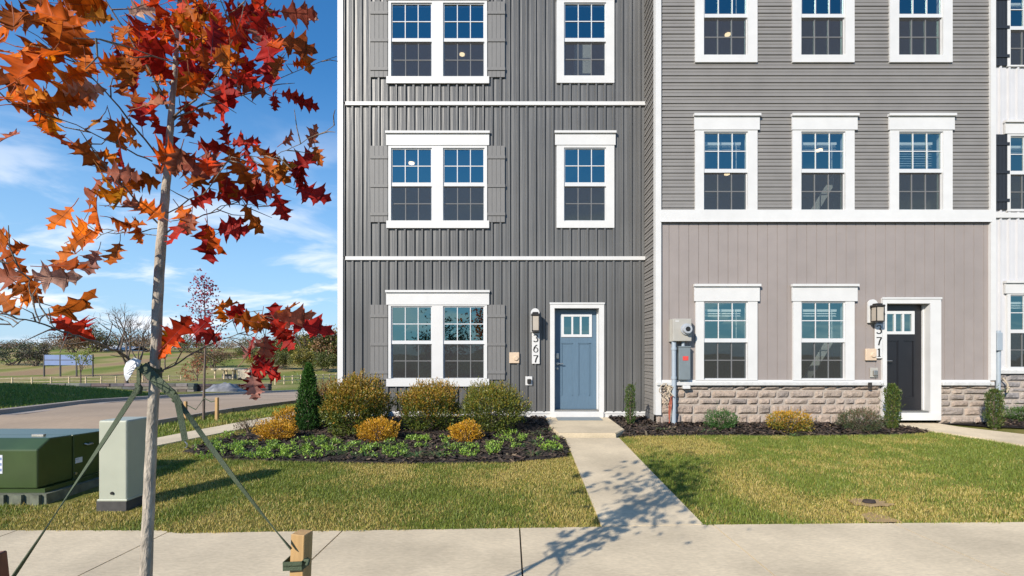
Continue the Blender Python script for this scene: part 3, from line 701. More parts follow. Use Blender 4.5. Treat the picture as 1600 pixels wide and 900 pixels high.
# electric meter, conduit, disconnect box
mb = MB(); mb.rbox(X2(1046.5), X2(1075.5), D2 - .17, D2 - .01, Z2(533.5), Z2(499), .01); mb.box(X2(1044.5), X2(1046.6), D2 - .1, D2 - .01, Z2(534), Z2(499.5))
me_ = mb.build('electric_meter', 'meter_grey', H2)
mb = MB(); mx_, mz_ = X2(1067), Z2(515.2); mb.cyl((mx_, D2 - .17, mz_), (mx_, D2 - .20, mz_), .105, n=24); mb.cyl((mx_, D2 - .20, mz_), (mx_, D2 - .27, mz_), .086, .078, 24); mb.build('meter_dial', 'meter_glass', me_)
mb = MB(); mb.box(mx_ - .035, mx_ + .035, D2 - .2755, D2 - .2715, mz_ - .02, mz_ + .015); mb.cyl((mx_, D2 - .271, mz_), (mx_, D2 - .2735, mz_), .045, n=16); mb.build('meter_face', 'black', me_)
mb = MB(); mb.box(mx_ - .2, mx_ - .13, D2 - .1735, D2 - .170, Z2(503.5), Z2(502)); mb.build('label_strip', 'white', me_)
mb = MB(); mb.cyl((X2(1050.5), D2 - .09, .1), (X2(1050.5), D2 - .09, Z2(533)), .042, n=14)
for q in (545, 590): mb.cyl((X2(1050.5), D2 - .09, Z2(q + 2)), (X2(1050.5), D2 - .09, Z2(q - 2)), .052, n=14)
mb.build('conduit', 'pvc_grey', H2)
mb = MB(); mb.rbox(X2(1057.5), X2(1075), D2 - .13, D2 - .012, Z2(593), Z2(542.5), .008); mb.box(X2(1057), X2(1075.5), D2 - .14, D2 - .015, Z2(542.5), Z2(541)); db = mb.build('disconnect_box', 'steel_grey', H2)
mb = MB(); mb.cyl((X2(1065), D2 - .08, Z2(541)), (X2(1065), D2 - .08, Z2(533.5)), .03, n=12); mb.build('conduit', 'pvc_grey', H2)
mb = MB(); mb.box(X2(1063), X2(1071.5), D2 - .1335, D2 - .130, Z2(563), Z2(556.5)); mb.cyl((X2(1067.3), D2 - .130, Z2(560)), (X2(1067.3), D2 - .1345, Z2(560)), .04, n=12); mb.build('warning_label', 'red_label', db)
r = random.Random(4); mb = MB()
for i in range(6):
    p = Vector((X2(1042 + r.uniform(-6, 5)), D2 - .11, Z2(602 + r.uniform(-4, 4)))); pts = [p]
    for k in range(8):
        p = p + Vector((r.uniform(-.07, .08), r.uniform(-.03, .02), r.uniform(-.09, .03))); p.y = min(p.y, D2 - .075); pts.append(p)
    mb.tube(pts, .009, 6)
cb = mb.build('cable_bundle', 'cable', H2)
mb = MB()
for i in range(3): mb.tube([(X2(1047 - i * 1.2), D2 - .12 - .02 * i, Z2(618)), (X2(1045 - i * 2), D2 - .16, Z2(632)), (X2(1043 - i), D2 - .15, Z2(645)), (X2(1041 + i), D2 - .14, .12)], .008, 6)
mb.build('red_cable', 'red_cable', cb)
mb = MB(); mb.rbox(X2(1064), X2(1075), D2 - .13, D2 - .02, Z2(607), Z2(602), .008); mb.build('vent_hood', 'white', H2)
mb = MB(); mb.cyl((X2(1352), D2 - .03, Z2(600)), (X2(1352), D2 - .13, Z2(600)), .018, n=8); mb.cyl((X2(1352), D2 - .12, Z2(603)), (X2(1352), D2 - .12, Z2(597)), .03, n=8); mb.build('hose_bib', 'bronze', H2)

# ---- the white townhouse at the right edge, set back again and a step higher
XC = XB + .05; XD = XC + 6.2; dz = .24
H3 = thing('townhouse', ((XC + XD) / 2, D1, .2), 'white board-and-batten townhouse with black shutters at the right end of the row', 'townhouse', 'row of attached townhouses')
hol = []
g0, g1 = 1577.6, 1640
for (yt, r1, r0, yb, hc, hb, sb, shut) in ((462.5, 515, 520.5, 573, 439.5, 459, 578, False), (215.2, 267.5, 273, 326, 190, 210.5, 331, True), (-11, 42, 47.5, 101.5, -36, -15, 105.5, True)):
    hol.append(window(H3, D1, (X1(1571), X1(1646), Z1(hb - 1), Z1(sb)), [(X1(g0), X1(g1))], (Z1(yt), Z1(r1), Z1(r0), Z1(yb)), (X1(1567), X1(1650), Z1(hc), Z1(hb)), blind=.1))
    if shut: shutter(H3, D1, X1(1552), X1(1573.5), Z1(yt - 4), Z1(yb + 2.5), [Z1(yt + 11), Z1((r1 + r0) / 2), Z1(yb - 12)], 'black_shutter')
BW = MB(); batten_wall(BW, XC, XD, Z1(578), ZT + .2, D1, hol); BW.build('siding', 'white_siding', H3)
stone_band(H3, XC, XD, .05, Z1(583), D1 + .01, (.085, .10, .13, .15), 12, (.92, 1.0, 1.1))
c_ = MB(); c_.rbox(XC, XD, D1 - .08, D1 + .02, Z1(584), Z1(578), .01); c_.build('stone_sill', 'cap_stone', H3)
for a, b in ((580.5, 575), (341, 333)): t = MB(); t.box(XC, XD, D1 - .045, D1 + .02, Z1(a), Z1(b)); t.build('trim_band', 'white', H3)
mb = MB(); mb.cyl((X1(1552.5), D1 - .09, .3), (X1(1552.5), D1 - .09, Z1(517)), .04, n=12); mb.rbox(X1(1546), X1(1554.5), D1 - .16, D1 - .02, Z1(548), Z1(520), .01); mb.build('meter_conduit', 'pvc_grey', H3)
mb = MB(); mb.tube([(X1(1559), D1 - .1, Z1(590)), (X1(1563), D1 - .15, Z1(600)), (X1(1561), D1 - .15, Z1(612)), (X1(1566), D1 - .14, Z1(604))], .016, 6); mb.build('cable', 'cable', H3)
gable_roof(H3, XC, XD, D1, D1 + 10.5, ZT + .2)
b = MB(); b.face([(XD, D1, 0), (XD, D1 + 10.5, 0), (XD, D1 + 10.5, ZT), (XD, D1, ZT)]); b.build('side_wall', 'white_siding', H3)
for a, b in FL: room(H3, XC + .3, XD - .1, D1 + .12, D1 + 4.2, a + dz, b + dz)
# door mat
mb = MB(); mb.rbox(X1(868), X1(935), 9.10, 9.50, .205, .222, .005); tag(mb.build('door_mat', 'steel_grey'), 'thin grey door mat lying before the blue front door', 'door mat')
# ------------------------------------------------------------------ vegetation builders
def rv(r, s=1.0): return Vector((r.gauss(0, s), r.gauss(0, s), r.gauss(0, s)))
def pick(r, cols, jit=.18):
    c = r.choice(cols); k = r.uniform(1 - jit, 1 + jit); return tuple(max(0, q * k * r.uniform(.92, 1.08)) for q in c)
def leaf_quad(mb, p, d, side, L, w, col):
    """small pointed leaf: p base, d direction, side width direction"""
    a = p; m = p + d * L * .45; e = p + d * L; s = side * w / 2
    mb.face([a, m + s, e, m - s], col)
def shrub(name, px, py, Y, wpx, hpx, label, cat, cols, n, L, w, top_cols=None, shape='ball', seed=1, group=None, up=.6, sprig=0.0, zbase=None, depth=1.0, twigs=10, lump=.27):
    """leafy shrub whose base stands at (px,py); size in photo pixels at depth Y; leaves fill an uneven shell round real twigs"""
    r = random.Random(seed); k = Y / F; x = (px - CX) * k; z0 = float(h(x, Y)) if zbase is None else zbase
    wd = wpx * k / 2; ht = hpx * k; root = thing(name, (x, Y, z0), label, cat, group)
    tw = MB()
    for i in range(twigs):
        a = r.uniform(0, 6.28); q = r.uniform(.2, .75)
        tw.tube([(x + r.uniform(-.03, .03), Y + r.uniform(-.03, .03), z0 - .03), (x + wd * q * .5 * math.cos(a), Y + wd * q * .5 * math.sin(a), z0 + ht * .4), (x + wd * q * math.cos(a), Y + wd * q * math.sin(a), z0 + ht * r.uniform(.6, .85))], [.012, .008, .004], 5)
    tw.build('stem', 'twig', root)
    mb = MB(); off = Vector((seed * 3.1, 0, 0))
    for i in range(n):
        t = rv(r).normalized()
        if shape == 'ball':
            t = t / (sum(abs(q) ** 2.06 for q in t) ** (1 / 2.06))
            lump_ = 1 + lump * mnoise.noise(t * 1.9 + off) * 1.5 + .16 * mnoise.noise(t * 5.5 + off)
            rad = (r.random() ** .25) * lump_
            q = Vector((t.x * wd * rad, t.y * wd * depth * rad, ht * .47 + t.z * ht * .52 * rad)); out = t
        else:      # tall column or cone, u along the height
            u = r.random(); prof = {'cone': (1 - u) ** .62 * min(1, .55 + u * 4) * 1.02, 'column': min(1, (1 - u) * 5 + .35) * min(1, .55 + u * 2.5)}[shape]
            a = r.uniform(0, 6.283); lump_ = 1 + lump * mnoise.noise(Vector((math.cos(a) * 1.5, math.sin(a) * 1.5, u * 5)) + off) * 1.5
            rad = r.random() ** .35 * prof * lump_
            q = Vector((math.cos(a) * wd * rad, math.sin(a) * wd * rad, u * ht)); out = Vector((math.cos(a), math.sin(a), .2))
        if q.z < 0: q.z = r.uniform(0, .06) * ht
        d = (out * .7 + Vector((0, 0, up)) + rv(r, .38)).normalized(); s = d.cross(rv(r)).normalized()
        f = q.z / ht
        cset = top_cols if (top_cols and r.random() < (f - .25) * 1.5 + .35 * mnoise.noise(q * 4 + off)) else cols
        p = Vector((x, Y, z0)) + q
        if r.random() < .006 and f > .35:
            dd = (out * .8 + Vector((0, 0, .9)) + rv(r, .3)).normalized(); p0 = Vector((x, Y, z0)) + q
            for j in range(9): leaf_quad(mb, p0 + dd * L * .42 * j, (dd + rv(r, .6)).normalized(), dd.cross(rv(r)).normalized(), L * .85, w * .9, pick(r, cset))
        if sprig and r.random() < sprig and f > .3:
            dd = (out * .5 + Vector((0, 0, 1)) + rv(r, .25)).normalized()
            for j in range(5): leaf_quad(mb, p + dd * L * .5 * j, (dd + rv(r, .5)).normalized(), dd.cross(rv(r)).normalized(), L * .8, w, pick(r, cset))
        else: leaf_quad(mb, p, d, s, L * r.uniform(.7, 1.25), w * r.uniform(.75, 1.2), pick(r, cset))
    mb.build('foliage', 'shrub', root)
    return root
SPI = [(.085, .125, .014), (.115, .145, .018), (.15, .16, .02), (.05, .08, .012)]
SPT = [(.34, .21, .02), (.37, .19, .022), (.28, .19, .02), (.22, .19, .022)]
GB = 'rounded shrubs in the front bed'
shrub('round_shrub', 510, 662, 8.7, 50, 62, 'rust tipped shrub half hidden behind the left round shrub by the house corner', 'shrub', SPI, 2500, .045, .017, [(.26, .11, .03), (.20, .12, .03)], seed=11, sprig=.3)
shrub('round_shrub', 553, 681, 7.95, 105, 84, 'tallest of the three olive and gold round shrubs, next to the pointed evergreen', 'shrub', SPI, 11000, .042, .018, SPT, seed=1, group=GB, sprig=.3)
shrub('round_shrub', 672, 672, 8.25, 97, 72, 'gold topped round shrub centred under the ground floor double window', 'shrub', SPI, 8500, .042, .017, SPT + [(.27, .15, .02)], seed=2, group=GB, sprig=.3)
shrub('round_shrub', 770, 674, 8.15, 101, 73, 'olive round shrub nearest the front stoop', 'shrub', SPI + [(.09, .10, .016)], 8500, .042, .016, SPT[2:] + SPI[1:3], seed=3, group=GB, sprig=.3)
shrub('arborvitae', 482, 673, 8.2, 41, 103, 'pointed bright green evergreen cone at the left end of the bed', 'evergreen', [(.028, .085, .014), (.04, .115, .018), (.02, .06, .012)], 6500, .055, .016, [(.06, .15, .02), (.045, .12, .018)], shape='cone', seed=5, up=1.1, lump=.25)
OR_ = [(.58, .30, .018), (.66, .37, .025), (.50, .24, .015), (.40, .24, .02)]; GO = 'low orange shrubs in the front bed'
shrub('orange_shrub', 430, 696, 7.45, 62, 30, 'low orange shrub leaning over the mulch left of the evergreen cone', 'shrub', OR_, 3200, .035, .013, seed=21, group=GO, lump=.3, depth=.7)
shrub('orange_shrub', 592, 697, 7.4, 59, 35, 'low orange shrub in front of the tallest round shrub', 'shrub', OR_, 3600, .033, .013, seed=22, group=GO)
shrub('orange_shrub', 727, 697, 7.4, 49, 30, 'smallest low orange shrub, between the two right round shrubs', 'shrub', OR_, 3000, .033, .013, seed=23, group=GO)
shrub('orange_shrub', 449, 674, 8.4, 40, 33, 'orange shrub touching the left side of the evergreen cone, behind the other', 'shrub', OR_ + [(.34, .22, .03)], 2200, .04, .013, seed=24, group=GO, lump=.3)
shrub('dry_tuft', 388, 678, 8.0, 40, 22, 'thin brown dry tuft at the left rear of the bed by the sidewalk', 'shrub', [(.16, .09, .06), (.12, .08, .05), (.10, .10, .04)], 420, .05, .009, seed=25, up=1.4)
GRC = [(.045, .085, .016), (.06, .11, .02), (.08, .13, .025), (.10, .12, .03)]
GN = 'narrow upright shrubs along the row'
shrub('column_shrub', 985, 661, 8.75, 15, 62, 'thin upright green shrub on the mulch right of the blue door', 'shrub', GRC, 1600, .04, .013, shape='column', seed=31, up=1.3, group=GN)
shrub('column_shrub', 1394, 664, 8.3, 19, 70, 'upright yellow-green shrub in front of the black door', 'shrub', GRC + [(.14, .15, .03)], 3200, .04, .014, shape='column', seed=32, up=1.4, group=GN)
shrub('column_shrub', 1554, 662, 8.4, 20, 60, 'ragged upright shrub at the corner of the white townhouse', 'shrub', GRC + [(.13, .13, .04)], 2600, .042, .014, shape='column', seed=33, up=1.2, group=GN, lump=.3)
GM = 'low mounded shrubs by the stone wall'
shrub('mound_shrub', 1127, 668, 8.3, 47, 30, 'bright green mounded shrub left of the yellow one by the stone wall', 'shrub', [(.045, .12, .02), (.06, .15, .025), (.035, .09, .018)], 3200, .035, .009, seed=41, up=.7, group=GM)
shrub('gold_shrub', 1233, 675, 8.1, 62, 33, 'golden yellow low shrub with a few green leaves before the stone wall', 'shrub', [(.13, .15, .02), (.28, .19, .02)], 3000, .036, .015, [(.48, .27, .022), (.42, .20, .018), (.38, .25, .02)], seed=42, lump=.22)
shrub('mound_shrub', 1345, 673, 8.15, 62, 34, 'dull grey-green mounded shrub below the hose tap left of the black door', 'shrub', [(.06, .09, .035), (.05, .075, .03), (.10, .085, .04)], 3800, .038, .010, [(.085, .11, .045), (.15, .09, .05)], seed=43, up=.5, group=GM, lump=.2)
shrub('mound_shrub', 1600, 641, 9.1, 44, 22, 'small green mounded shrub at the far right edge before the white townhouse', 'shrub', [(.05, .11, .02), (.07, .13, .025)], 2000, .04, .012, seed=44, group=GM)

# creeping plants and strappy tufts on the mulch
r = random.Random(77); mb = MB()
GCL = [(.21, .34, .04), (.27, .41, .05), (.16, .27, .03), (.10, .18, .035)]
pat = [(345, 703, 44, 13), (395, 707, 38, 12), (330, 713, 30, 8), (500, 696, 45, 9), (470, 710, 60, 10), (560, 705, 45, 9), (640, 695, 40, 8), (668, 692, 40, 7), (735, 708, 38, 11), (775, 703, 28, 10), (800, 689, 28, 13), (840, 692, 36, 9), (600, 711, 40, 8), (430, 700, 30, 6), (360, 686, 25, 6), (415, 714, 40, 6), (700, 711, 30, 6), (862, 703, 20, 6)]
for (cx, cy, rx, ry) in pat:
    rank = r.random()
    for i in range(int(rx * ry * 2.7)):
        a = r.uniform(0, 6.283); q = math.sqrt(r.random()); px, py = cx + rx * q * math.cos(a), cy + ry * q * math.sin(a)
        if mnoise.noise(Vector((px * .055, py * .13, 3))) < .03: continue
        X, Y = G(px, py); zt = .018 + r.random() * .10 * (1 - q * .5)
        p = Vector((X, Y, float(h(X, Y)) + zt)); d = (Vector((r.gauss(0, 1), r.gauss(0, 1), .55 + r.random()))).normalized()
        leaf_quad(mb, p, d, d.cross(rv(r)).normalized(), r.uniform(.025, .05), r.uniform(.010, .018), pick(r, GCL[:3] if rank < .7 else GCL[1:], .25))
for (cx, cy) in [(455, 713), (485, 712), (520, 712), (545, 713), (572, 714), (620, 714), (650, 713), (395, 716), (690, 714), (815, 700), (832, 712), (868, 707), (420, 704), (540, 700), (628, 702), (840, 680), (858, 674), (1038, 674), (1105, 677), (1240, 682)] + [(r.uniform(330, 870), r.uniform(692, 716)) for _ in range(16)]:
    X, Y = G(cx, cy); zb = float(h(X, Y))
    for i in range(24):
        a = r.uniform(0, 6.283); L = r.uniform(.12, .26); dx, dy = math.cos(a), math.sin(a); s = Vector((-dy, dx, 0)) * .006; c = pick(r, [(.055, .13, .035), (.08, .17, .05), (.11, .19, .07), (.16, .17, .06)])
        pts = [Vector((X + dx * L * u * .85, Y + dy * L * u * .85, zb + L * (.95 * u - .8 * u * u))) for u in (0, .4, .75, 1)]
        for j in range(3): mb.face([pts[j] + s * (1 - j * .3), pts[j] - s * (1 - j * .3), pts[j + 1] - s * (.7 - j * .3), pts[j + 1] + s * (.7 - j * .3)], c)
tag(mb.build('ground_cover', 'shrub'), 'creeping bright green plants and strappy tufts covering the mulch of the front bed', 'ground cover', kind='stuff')
# mulch chips
mb = MB()
for bp, n in ((bed1, 6500), (bed2, 4500), (bed3, 1500)):
    xs = [q[0] for q in bp]; ys = [q[1] for q in bp]; X = rng.uniform(min(xs), max(xs), n * 2); Y = rng.uniform(min(ys), max(ys), n * 2); ok = inside(bp, X, Y) & (np.hypot(X - 2.9, Y - 8.9) > .2)
    for x, y in zip(X[ok], Y[ok]):
        a = r.uniform(0, 3.14); L = r.uniform(.015, .06); w = r.uniform(.006, .018); z = float(hraw(y)) + .014 + r.random() * .03; t = r.uniform(-.5, .5)
        u = Vector((math.cos(a), math.sin(a), t)) * L; v = Vector((-math.sin(a), math.cos(a), r.uniform(-.4, .4))) * w; c = Vector((x, y, z))
        mb.face([c - u - v, c + u - v, c + u + v, c - u + v], pick(r, [(.035, .024, .018), (.055, .035, .024), (.022, .016, .013), (.09, .06, .04)] if r.random() < .97 else [(.2, .14, .09)]))
tag(mb.build('mulch_chips', 'chips'), 'loose dark bark chips lying over the mulch beds', 'mulch', kind='stuff')

# ------------------------------------------------------------------ lawns: real blades
def vnoise(X, Y, s, o=0.0):
    return np.array([mnoise.noise((x * s + o, y * s - o, o)) for x, y in zip(X, Y)])
def lawn(name, polys, dens, hgt, wid, label, bare=(), excl=(), seed=1, dry=0.0, lush=0.0):
    g = np.random.default_rng(seed); PX = []; PY = []
    for poly in polys:
        xs = [q[0] for q in poly]; ys = [q[1] for q in poly]; A = (max(xs) - min(xs)) * (max(ys) - min(ys)); n = int(A * dens)
        X = g.uniform(min(xs), max(xs), n); Y = g.uniform(min(ys), max(ys), n); ok = inside(poly, X, Y)
        for e in excl: ok &= ~inside(e, X, Y)
        PX.append(X[ok]); PY.append(Y[ok])
    X = np.concatenate(PX); Y = np.concatenate(PY)
    n1 = vnoise(X, Y, .8, 3.3 + seed); n2 = vnoise(X, Y, 3.2, 7.1 + seed)
    keep = np.ones(len(X), bool)
    dry_ = n1 * 1.0 + n2 * .75 + dry - .06
    for (bx, by, br, st) in bare:
        q = np.hypot((X - bx), (Y - by)) / br + n2 * .35
        dry_ += st * np.clip(1.2 - q, 0, 1)
        if st > 1.5: keep &= q > .75
    edge = np.zeros(len(X))
    X, Y, dry_, n2 = X[keep], Y[keep], dry_[keep], n2[keep]; N = len(X)
    a = g.uniform(0, 6.283, N); L = hgt * g.uniform(.55, 1.25, N) * (1 + .35 * n2 - .25 * np.clip(dry_, -.5, 1)); lean = g.uniform(.15, .95, N); w = wid * g.uniform(.7, 1.3, N)
    Z = h(X, Y) - .012
    Z = np.where(Y < np.interp(X, [-6, -2.9, -2.75, 0.7, 1.7, 4.5, 14], [3.90, 3.90, 3.84, 3.98, 4.03, 4.09, 4.2]) + .004, .012, Z)
    dx, dy = np.cos(a), np.sin(a); b = g.uniform(0, 6.283, N); sx, sy = np.cos(b) * w / 2, np.sin(b) * w / 2
    V = np.zeros((N, 5, 3)); up1 = np.sqrt(1 - (lean * .6) ** 2) * L * .55; l1 = lean * .6 * L * .55
    V[:, 0] = np.stack([X - sx, Y - sy, Z], 1); V[:, 1] = np.stack([X + sx, Y + sy, Z], 1)
    V[:, 2] = np.stack([X + dx * l1 - sx * .8, Y + dy * l1 - sy * .8, Z + up1], 1); V[:, 3] = np.stack([X + dx * l1 + sx * .8, Y + dy * l1 + sy * .8, Z + up1], 1)
    l2 = l1 + lean * L * .45; u2 = up1 + np.sqrt(1 - np.clip(lean, 0, .97) ** 2) * L * .45
    V[:, 4] = np.stack([X + dx * l2, Y + dy * l2, Z + u2], 1)
    cg = np.array([[.135, .185, .026], [.170, .208, .032], [.205, .228, .042], [.108, .152, .022]]); cdry = np.array([[.44, .34, .11], [.52, .41, .16], [.38, .27, .085], [.33, .29, .06]])
    pdry = np.clip(.27 + 1.0 * dry_, .04, .92)
    isd = g.random(N) < pdry
    col = np.where(isd[:, None], cdry[g.integers(0, 4, N)], cg[g.integers(0, 4, N)] * (1 + lush)) * g.uniform(.8, 1.2, N)[:, None]
    me = bpy.data.meshes.new(name); me.vertices.add(N * 5); me.vertices.foreach_set('co', V.reshape(-1).astype(np.float32))
    base = (np.arange(N) * 5)[:, None]; loops = (base + np.array([[0, 1, 3, 2, 2, 3, 4]])).ravel().astype(np.int32)
    me.loops.add(N * 7); me.loops.foreach_set('vertex_index', loops); me.polygons.add(N * 2)
    ls = (np.arange(N) * 7)[:, None] + np.array([[0, 4]]); me.polygons.foreach_set('loop_start', ls.ravel().astype(np.int32))
    me.update(calc_edges=True); me.validate()
    at = me.attributes.new('Col', 'FLOAT_COLOR', 'FACE'); cc = np.ones((N * 2, 4), np.float32); cc[:, :3] = np.repeat(col * np.array([1.08, 1.10, 1.0]), 2, 0); at.data.foreach_set('color', cc.ravel())
    me.materials.append(M['grass']); o = bpy.data.objects.new(name, me); C.objects.link(o)
    return tag(o, label, 'grass', kind='stuff')
side_in = [G(150, 716), G(240, 699), G(300, 687), G(380, 671), G(440, 659)]
wob = random.Random(12)
def frayed(a, b): return [(float(x), sw_edge(float(x)) - .012 + wob.uniform(-.022, .02)) for x in np.arange(a, b, .06)]
LA = [(-7.1, 3.885)] + frayed(-7.0, .74) + [(.755, 3.97), (.80, 5.0), (.805, 7.0)] + bed1[-5:] + [bed1[0], bed1[1], bed1[2], bed1[3]] + side_in[::-1] + [(-7.1, 6.6)]
pad = [(-7.0, 4.55), (-4.35, 4.55), (-4.35, 6.0), (-7.0, 6.0)]; ped = [(-3.97, 4.38), (-3.58, 4.38), (-3.58, 4.75), (-3.97, 4.75)]
bx = lambda px, py, rr, st: (*G(px, py), rr, st)
lawn('lawn_grass', [LA], 7600, .036, .0044, 'short green and straw lawn left of the front walk', [bx(860, 730, .5, .9), bx(700, 790, .5, .6), bx(320, 822, .5, .9), bx(560, 820, .7, .6), bx(890, 800, .35, .7), bx(90, 812, .8, .7), bx(180, 800, .5, .8), bx(430, 780, .4, .4), bx(760, 750, .5, .5), bx(620, 745, .4, .3)], [bed1, pad, ped], seed=1, dry=-.03)
LB = [(1.585, 4.02)] + frayed(1.62, 7.9) + [(7.9, 4.10), (7.75, 6.2), (7.45, 7.4), (7.12, 8.15)] + bed2[2:8][::-1] + [(1.665, 7.6)]
HOLE = G(1358, 786); NOTCH = G(1390, 818)
lawn('lawn_grass', [LB, [(8.9, 4.3), (12.5, 4.4), (12.5, 7.6), (8.9, 7.6), (8.6, 7.6)]], 7000, .036, .0044, 'lawn with dry straw patches between the two front walks', [bx(1100, 700, .6, .9), bx(1130, 735, .5, .9), bx(1180, 760, .5, .9), bx(1230, 785, .5, .9), bx(1050, 690, .4, .8), bx(1290, 700, .5, .5), bx(1300, 805, .45, .9), bx(1080, 800, .3, .5), bx(1500, 805, .6, .4), (HOLE[0], HOLE[1], .12, 2.0), (HOLE[0], HOLE[1], .45, .7), (NOTCH[0], NOTCH[1] + .02, .09, 2.0)], [bed2, bed3], seed=2, dry=-.12, lush=.05)
STRIP = [(-7.15, 6.0), (-6.58, 8.2), (-6.23, 10.5), (-6.12, 13.5), (-6.2, 19), (-4.95, 19), (-5.0, 13.0), (-5.1, 11), G(438, 650), G(380, 659), G(300, 674), G(240, 686), G(150, 703)]
lawn('lawn_grass', [STRIP], 1500, .075, .009, 'grass strip between the side sidewalk and the side street', seed=3, dry=-.12, lush=.15)
BNK = [(-10.8, 9), (-11.1, 10), (-12.6, 14), (-13.8, 18.3), (-14.2, 22), (-26, 24), (-24, 12), (-16, 9)]
lawn('lawn_grass', [BNK], 420, .10, .016, 'grassy bank across the side street, mostly in shade', seed=4, dry=-.45, lush=.25)
# bare spots: drain pipe in the lawn, worn notch by the sidewalk
mb = MB(); ring = [(HOLE[0] + .20 * math.cos(a) * q, HOLE[1] + .13 * math.sin(a) * q) for a, q in zip(np.linspace(0, 6.283, 37)[:-1], [r.uniform(.7, 1.15) for _ in range(36)])]
poly_sheet('bare_soil', ring, 'dirt', .004)
poly_sheet('bare_soil', [(NOTCH[0] - .16, 4.12), (NOTCH[0] + .14, 4.12), (NOTCH[0] + .1, 4.28), (NOTCH[0] + .02, 4.36), (NOTCH[0] - .1, 4.30)], 'dirt', .004)
mb.smooth = True
for i in range(24):
    a, b_ = 2 * math.pi * i / 24, 2 * math.pi * (i + 1) / 24; zz = float(hraw(HOLE[1]))
    mb.face([(HOLE[0] + .055 * math.cos(q) * f_, HOLE[1] + .035 * math.sin(q) * f_, zz + zf) for q, f_, zf in ((a, 1.15, .010), (b_, 1.15, .010), (b_, 1, .030), (a, 1, .030))])
    mb.face([(HOLE[0] + .055 * math.cos(q) * f_, HOLE[1] + .035 * math.sin(q) * f_, zz + zf) for q, f_, zf in ((a, 1, .030), (b_, 1, .030), (b_, .82, .012), (a, .82, .012))])
mb.face([(HOLE[0] + .045 * math.cos(2 * math.pi * i / 24), HOLE[1] + .029 * math.sin(2 * math.pi * i / 24), zz + .012) for i in range(24)])
tag(mb.build('drain_pipe', 'hole'), 'dark open drain pipe in a bare soil patch of the lawn', 'drain')

# ------------------------------------------------------------------ utility boxes
xr = (58 - CX) / F * 4.62; fy = 4.62; zb = float(h(xr, fy)); bw = 1.55; xl = xr - bw
T = thing('transformer_box', ((xl + xr) / 2, fy + .5, zb), 'low dark green transformer box with sloped lid on a ribbed pad', 'utility box')
zt_ = CAMZ - (684 - CY) / F * 4.75; zs = CAMZ - (703 - CY) / F * 4.62; zbt = CAMZ - (763.5 - CY) / F * 4.62; dp = .92; zr = CAMZ - (668 - CY) / F * (4.62 + dp)
def prism(mb, prof, x0, x1):
    k = len(prof); mb.add([(x0, a, b) for a, b in prof] + [(x1, a, b) for a, b in prof], [tuple(range(k)), tuple(range(2 * k - 1, k - 1, -1))] + [(i, i + k, (i + 1) % k + k, (i + 1) % k) for i in range(k)])
mb = MB(); ym = fy + .37
prism(mb, [(fy, zbt), (fy, zs), (fy + .13, zt_), (ym, zt_ - .01), (ym, zbt)], xl, xr); b = mb.build('hood', 't_green', T); md = b.modifiers.new('soft', 'BEVEL'); md.width = .012; md.segments = 2
mb = MB(); prism(mb, [(ym + .008, zbt - .06), (ym + .008, zt_ - .012), (fy + dp, zt_ - .03), (fy + dp, zbt - .06)], xl, xr); b = mb.build('tank', 't_green', T); md = b.modifiers.new('soft', 'BEVEL'); md.width = .01; md.segments = 2
mb = MB(); mb.box(xl + .02, xr + .055, fy + .02, fy + dp + .02, zb + .09, zbt - .005); mb.build('base', 't_green', T)
mb = MB()
mb.box(xl - .05, xr + .11, fy - .02, fy + dp + .1, zb - .03, zb + .088)
x = xl
while x < xr + .09: mb.box(x, x + .085, fy - .05, fy - .02, zb - .03, zb + .085); x += .17
mb.build('pad', 't_pad', T)
mb = MB()
for (yy, zz) in ((ym + .03, zbt - .02), (ym + .03, zbt + .05)): mb.cyl((xr, yy, zz), (xr + .012, yy, zz), .014, n=10)
mb.tube([(xr + .002, ym + .14, zt_ - .13), (xr + .035, ym + .14, zt_ - .14), (xr + .035, ym + .2, zt_ - .14), (xr + .002, ym + .2, zt_ - .13)], .009, 6)
for xx in (xl + .75, xr - .25): mb.box(xx - .06, xx + .06, fy + .25, fy + .28, zt_ - .004, zt_ + .015)
mb.build('bolts', 'nickel', T)
mb = MB(); zl = CAMZ - (716 - CY) / F * 5.15; mb.box(xr, xr + .003, ym + .03, ym + .11, zl - .028, zl + .028); lb_ = mb.build('label_plate', 'tag', T)
mb = MB(); mb.box(xr + .003, xr + .0045, ym + .036, ym + .07, zl + .008, zl + .018); mb.build('label_print', 'tag_print', lb_)
xq = (0 - CX) / F * 4.62; mb = MB(); zq0, zq1 = CAMZ - (740 - CY) / F * 4.62, CAMZ - (711 - CY) / F * 4.62
mb.box(xq - .10, xq + .026, fy - .003, fy, zq0, zq1); lb_ = mb.build('label_plate', 'tag', T)
mb = MB()
for q in (.2, .5, .8): mb.box(xq - .09, xq + .018, fy - .0045, fy - .003, zq0 + (zq1 - zq0) * q - .012, zq0 + (zq1 - zq0) * q + .012)
mb.build('label_print', 'banner', lb_)

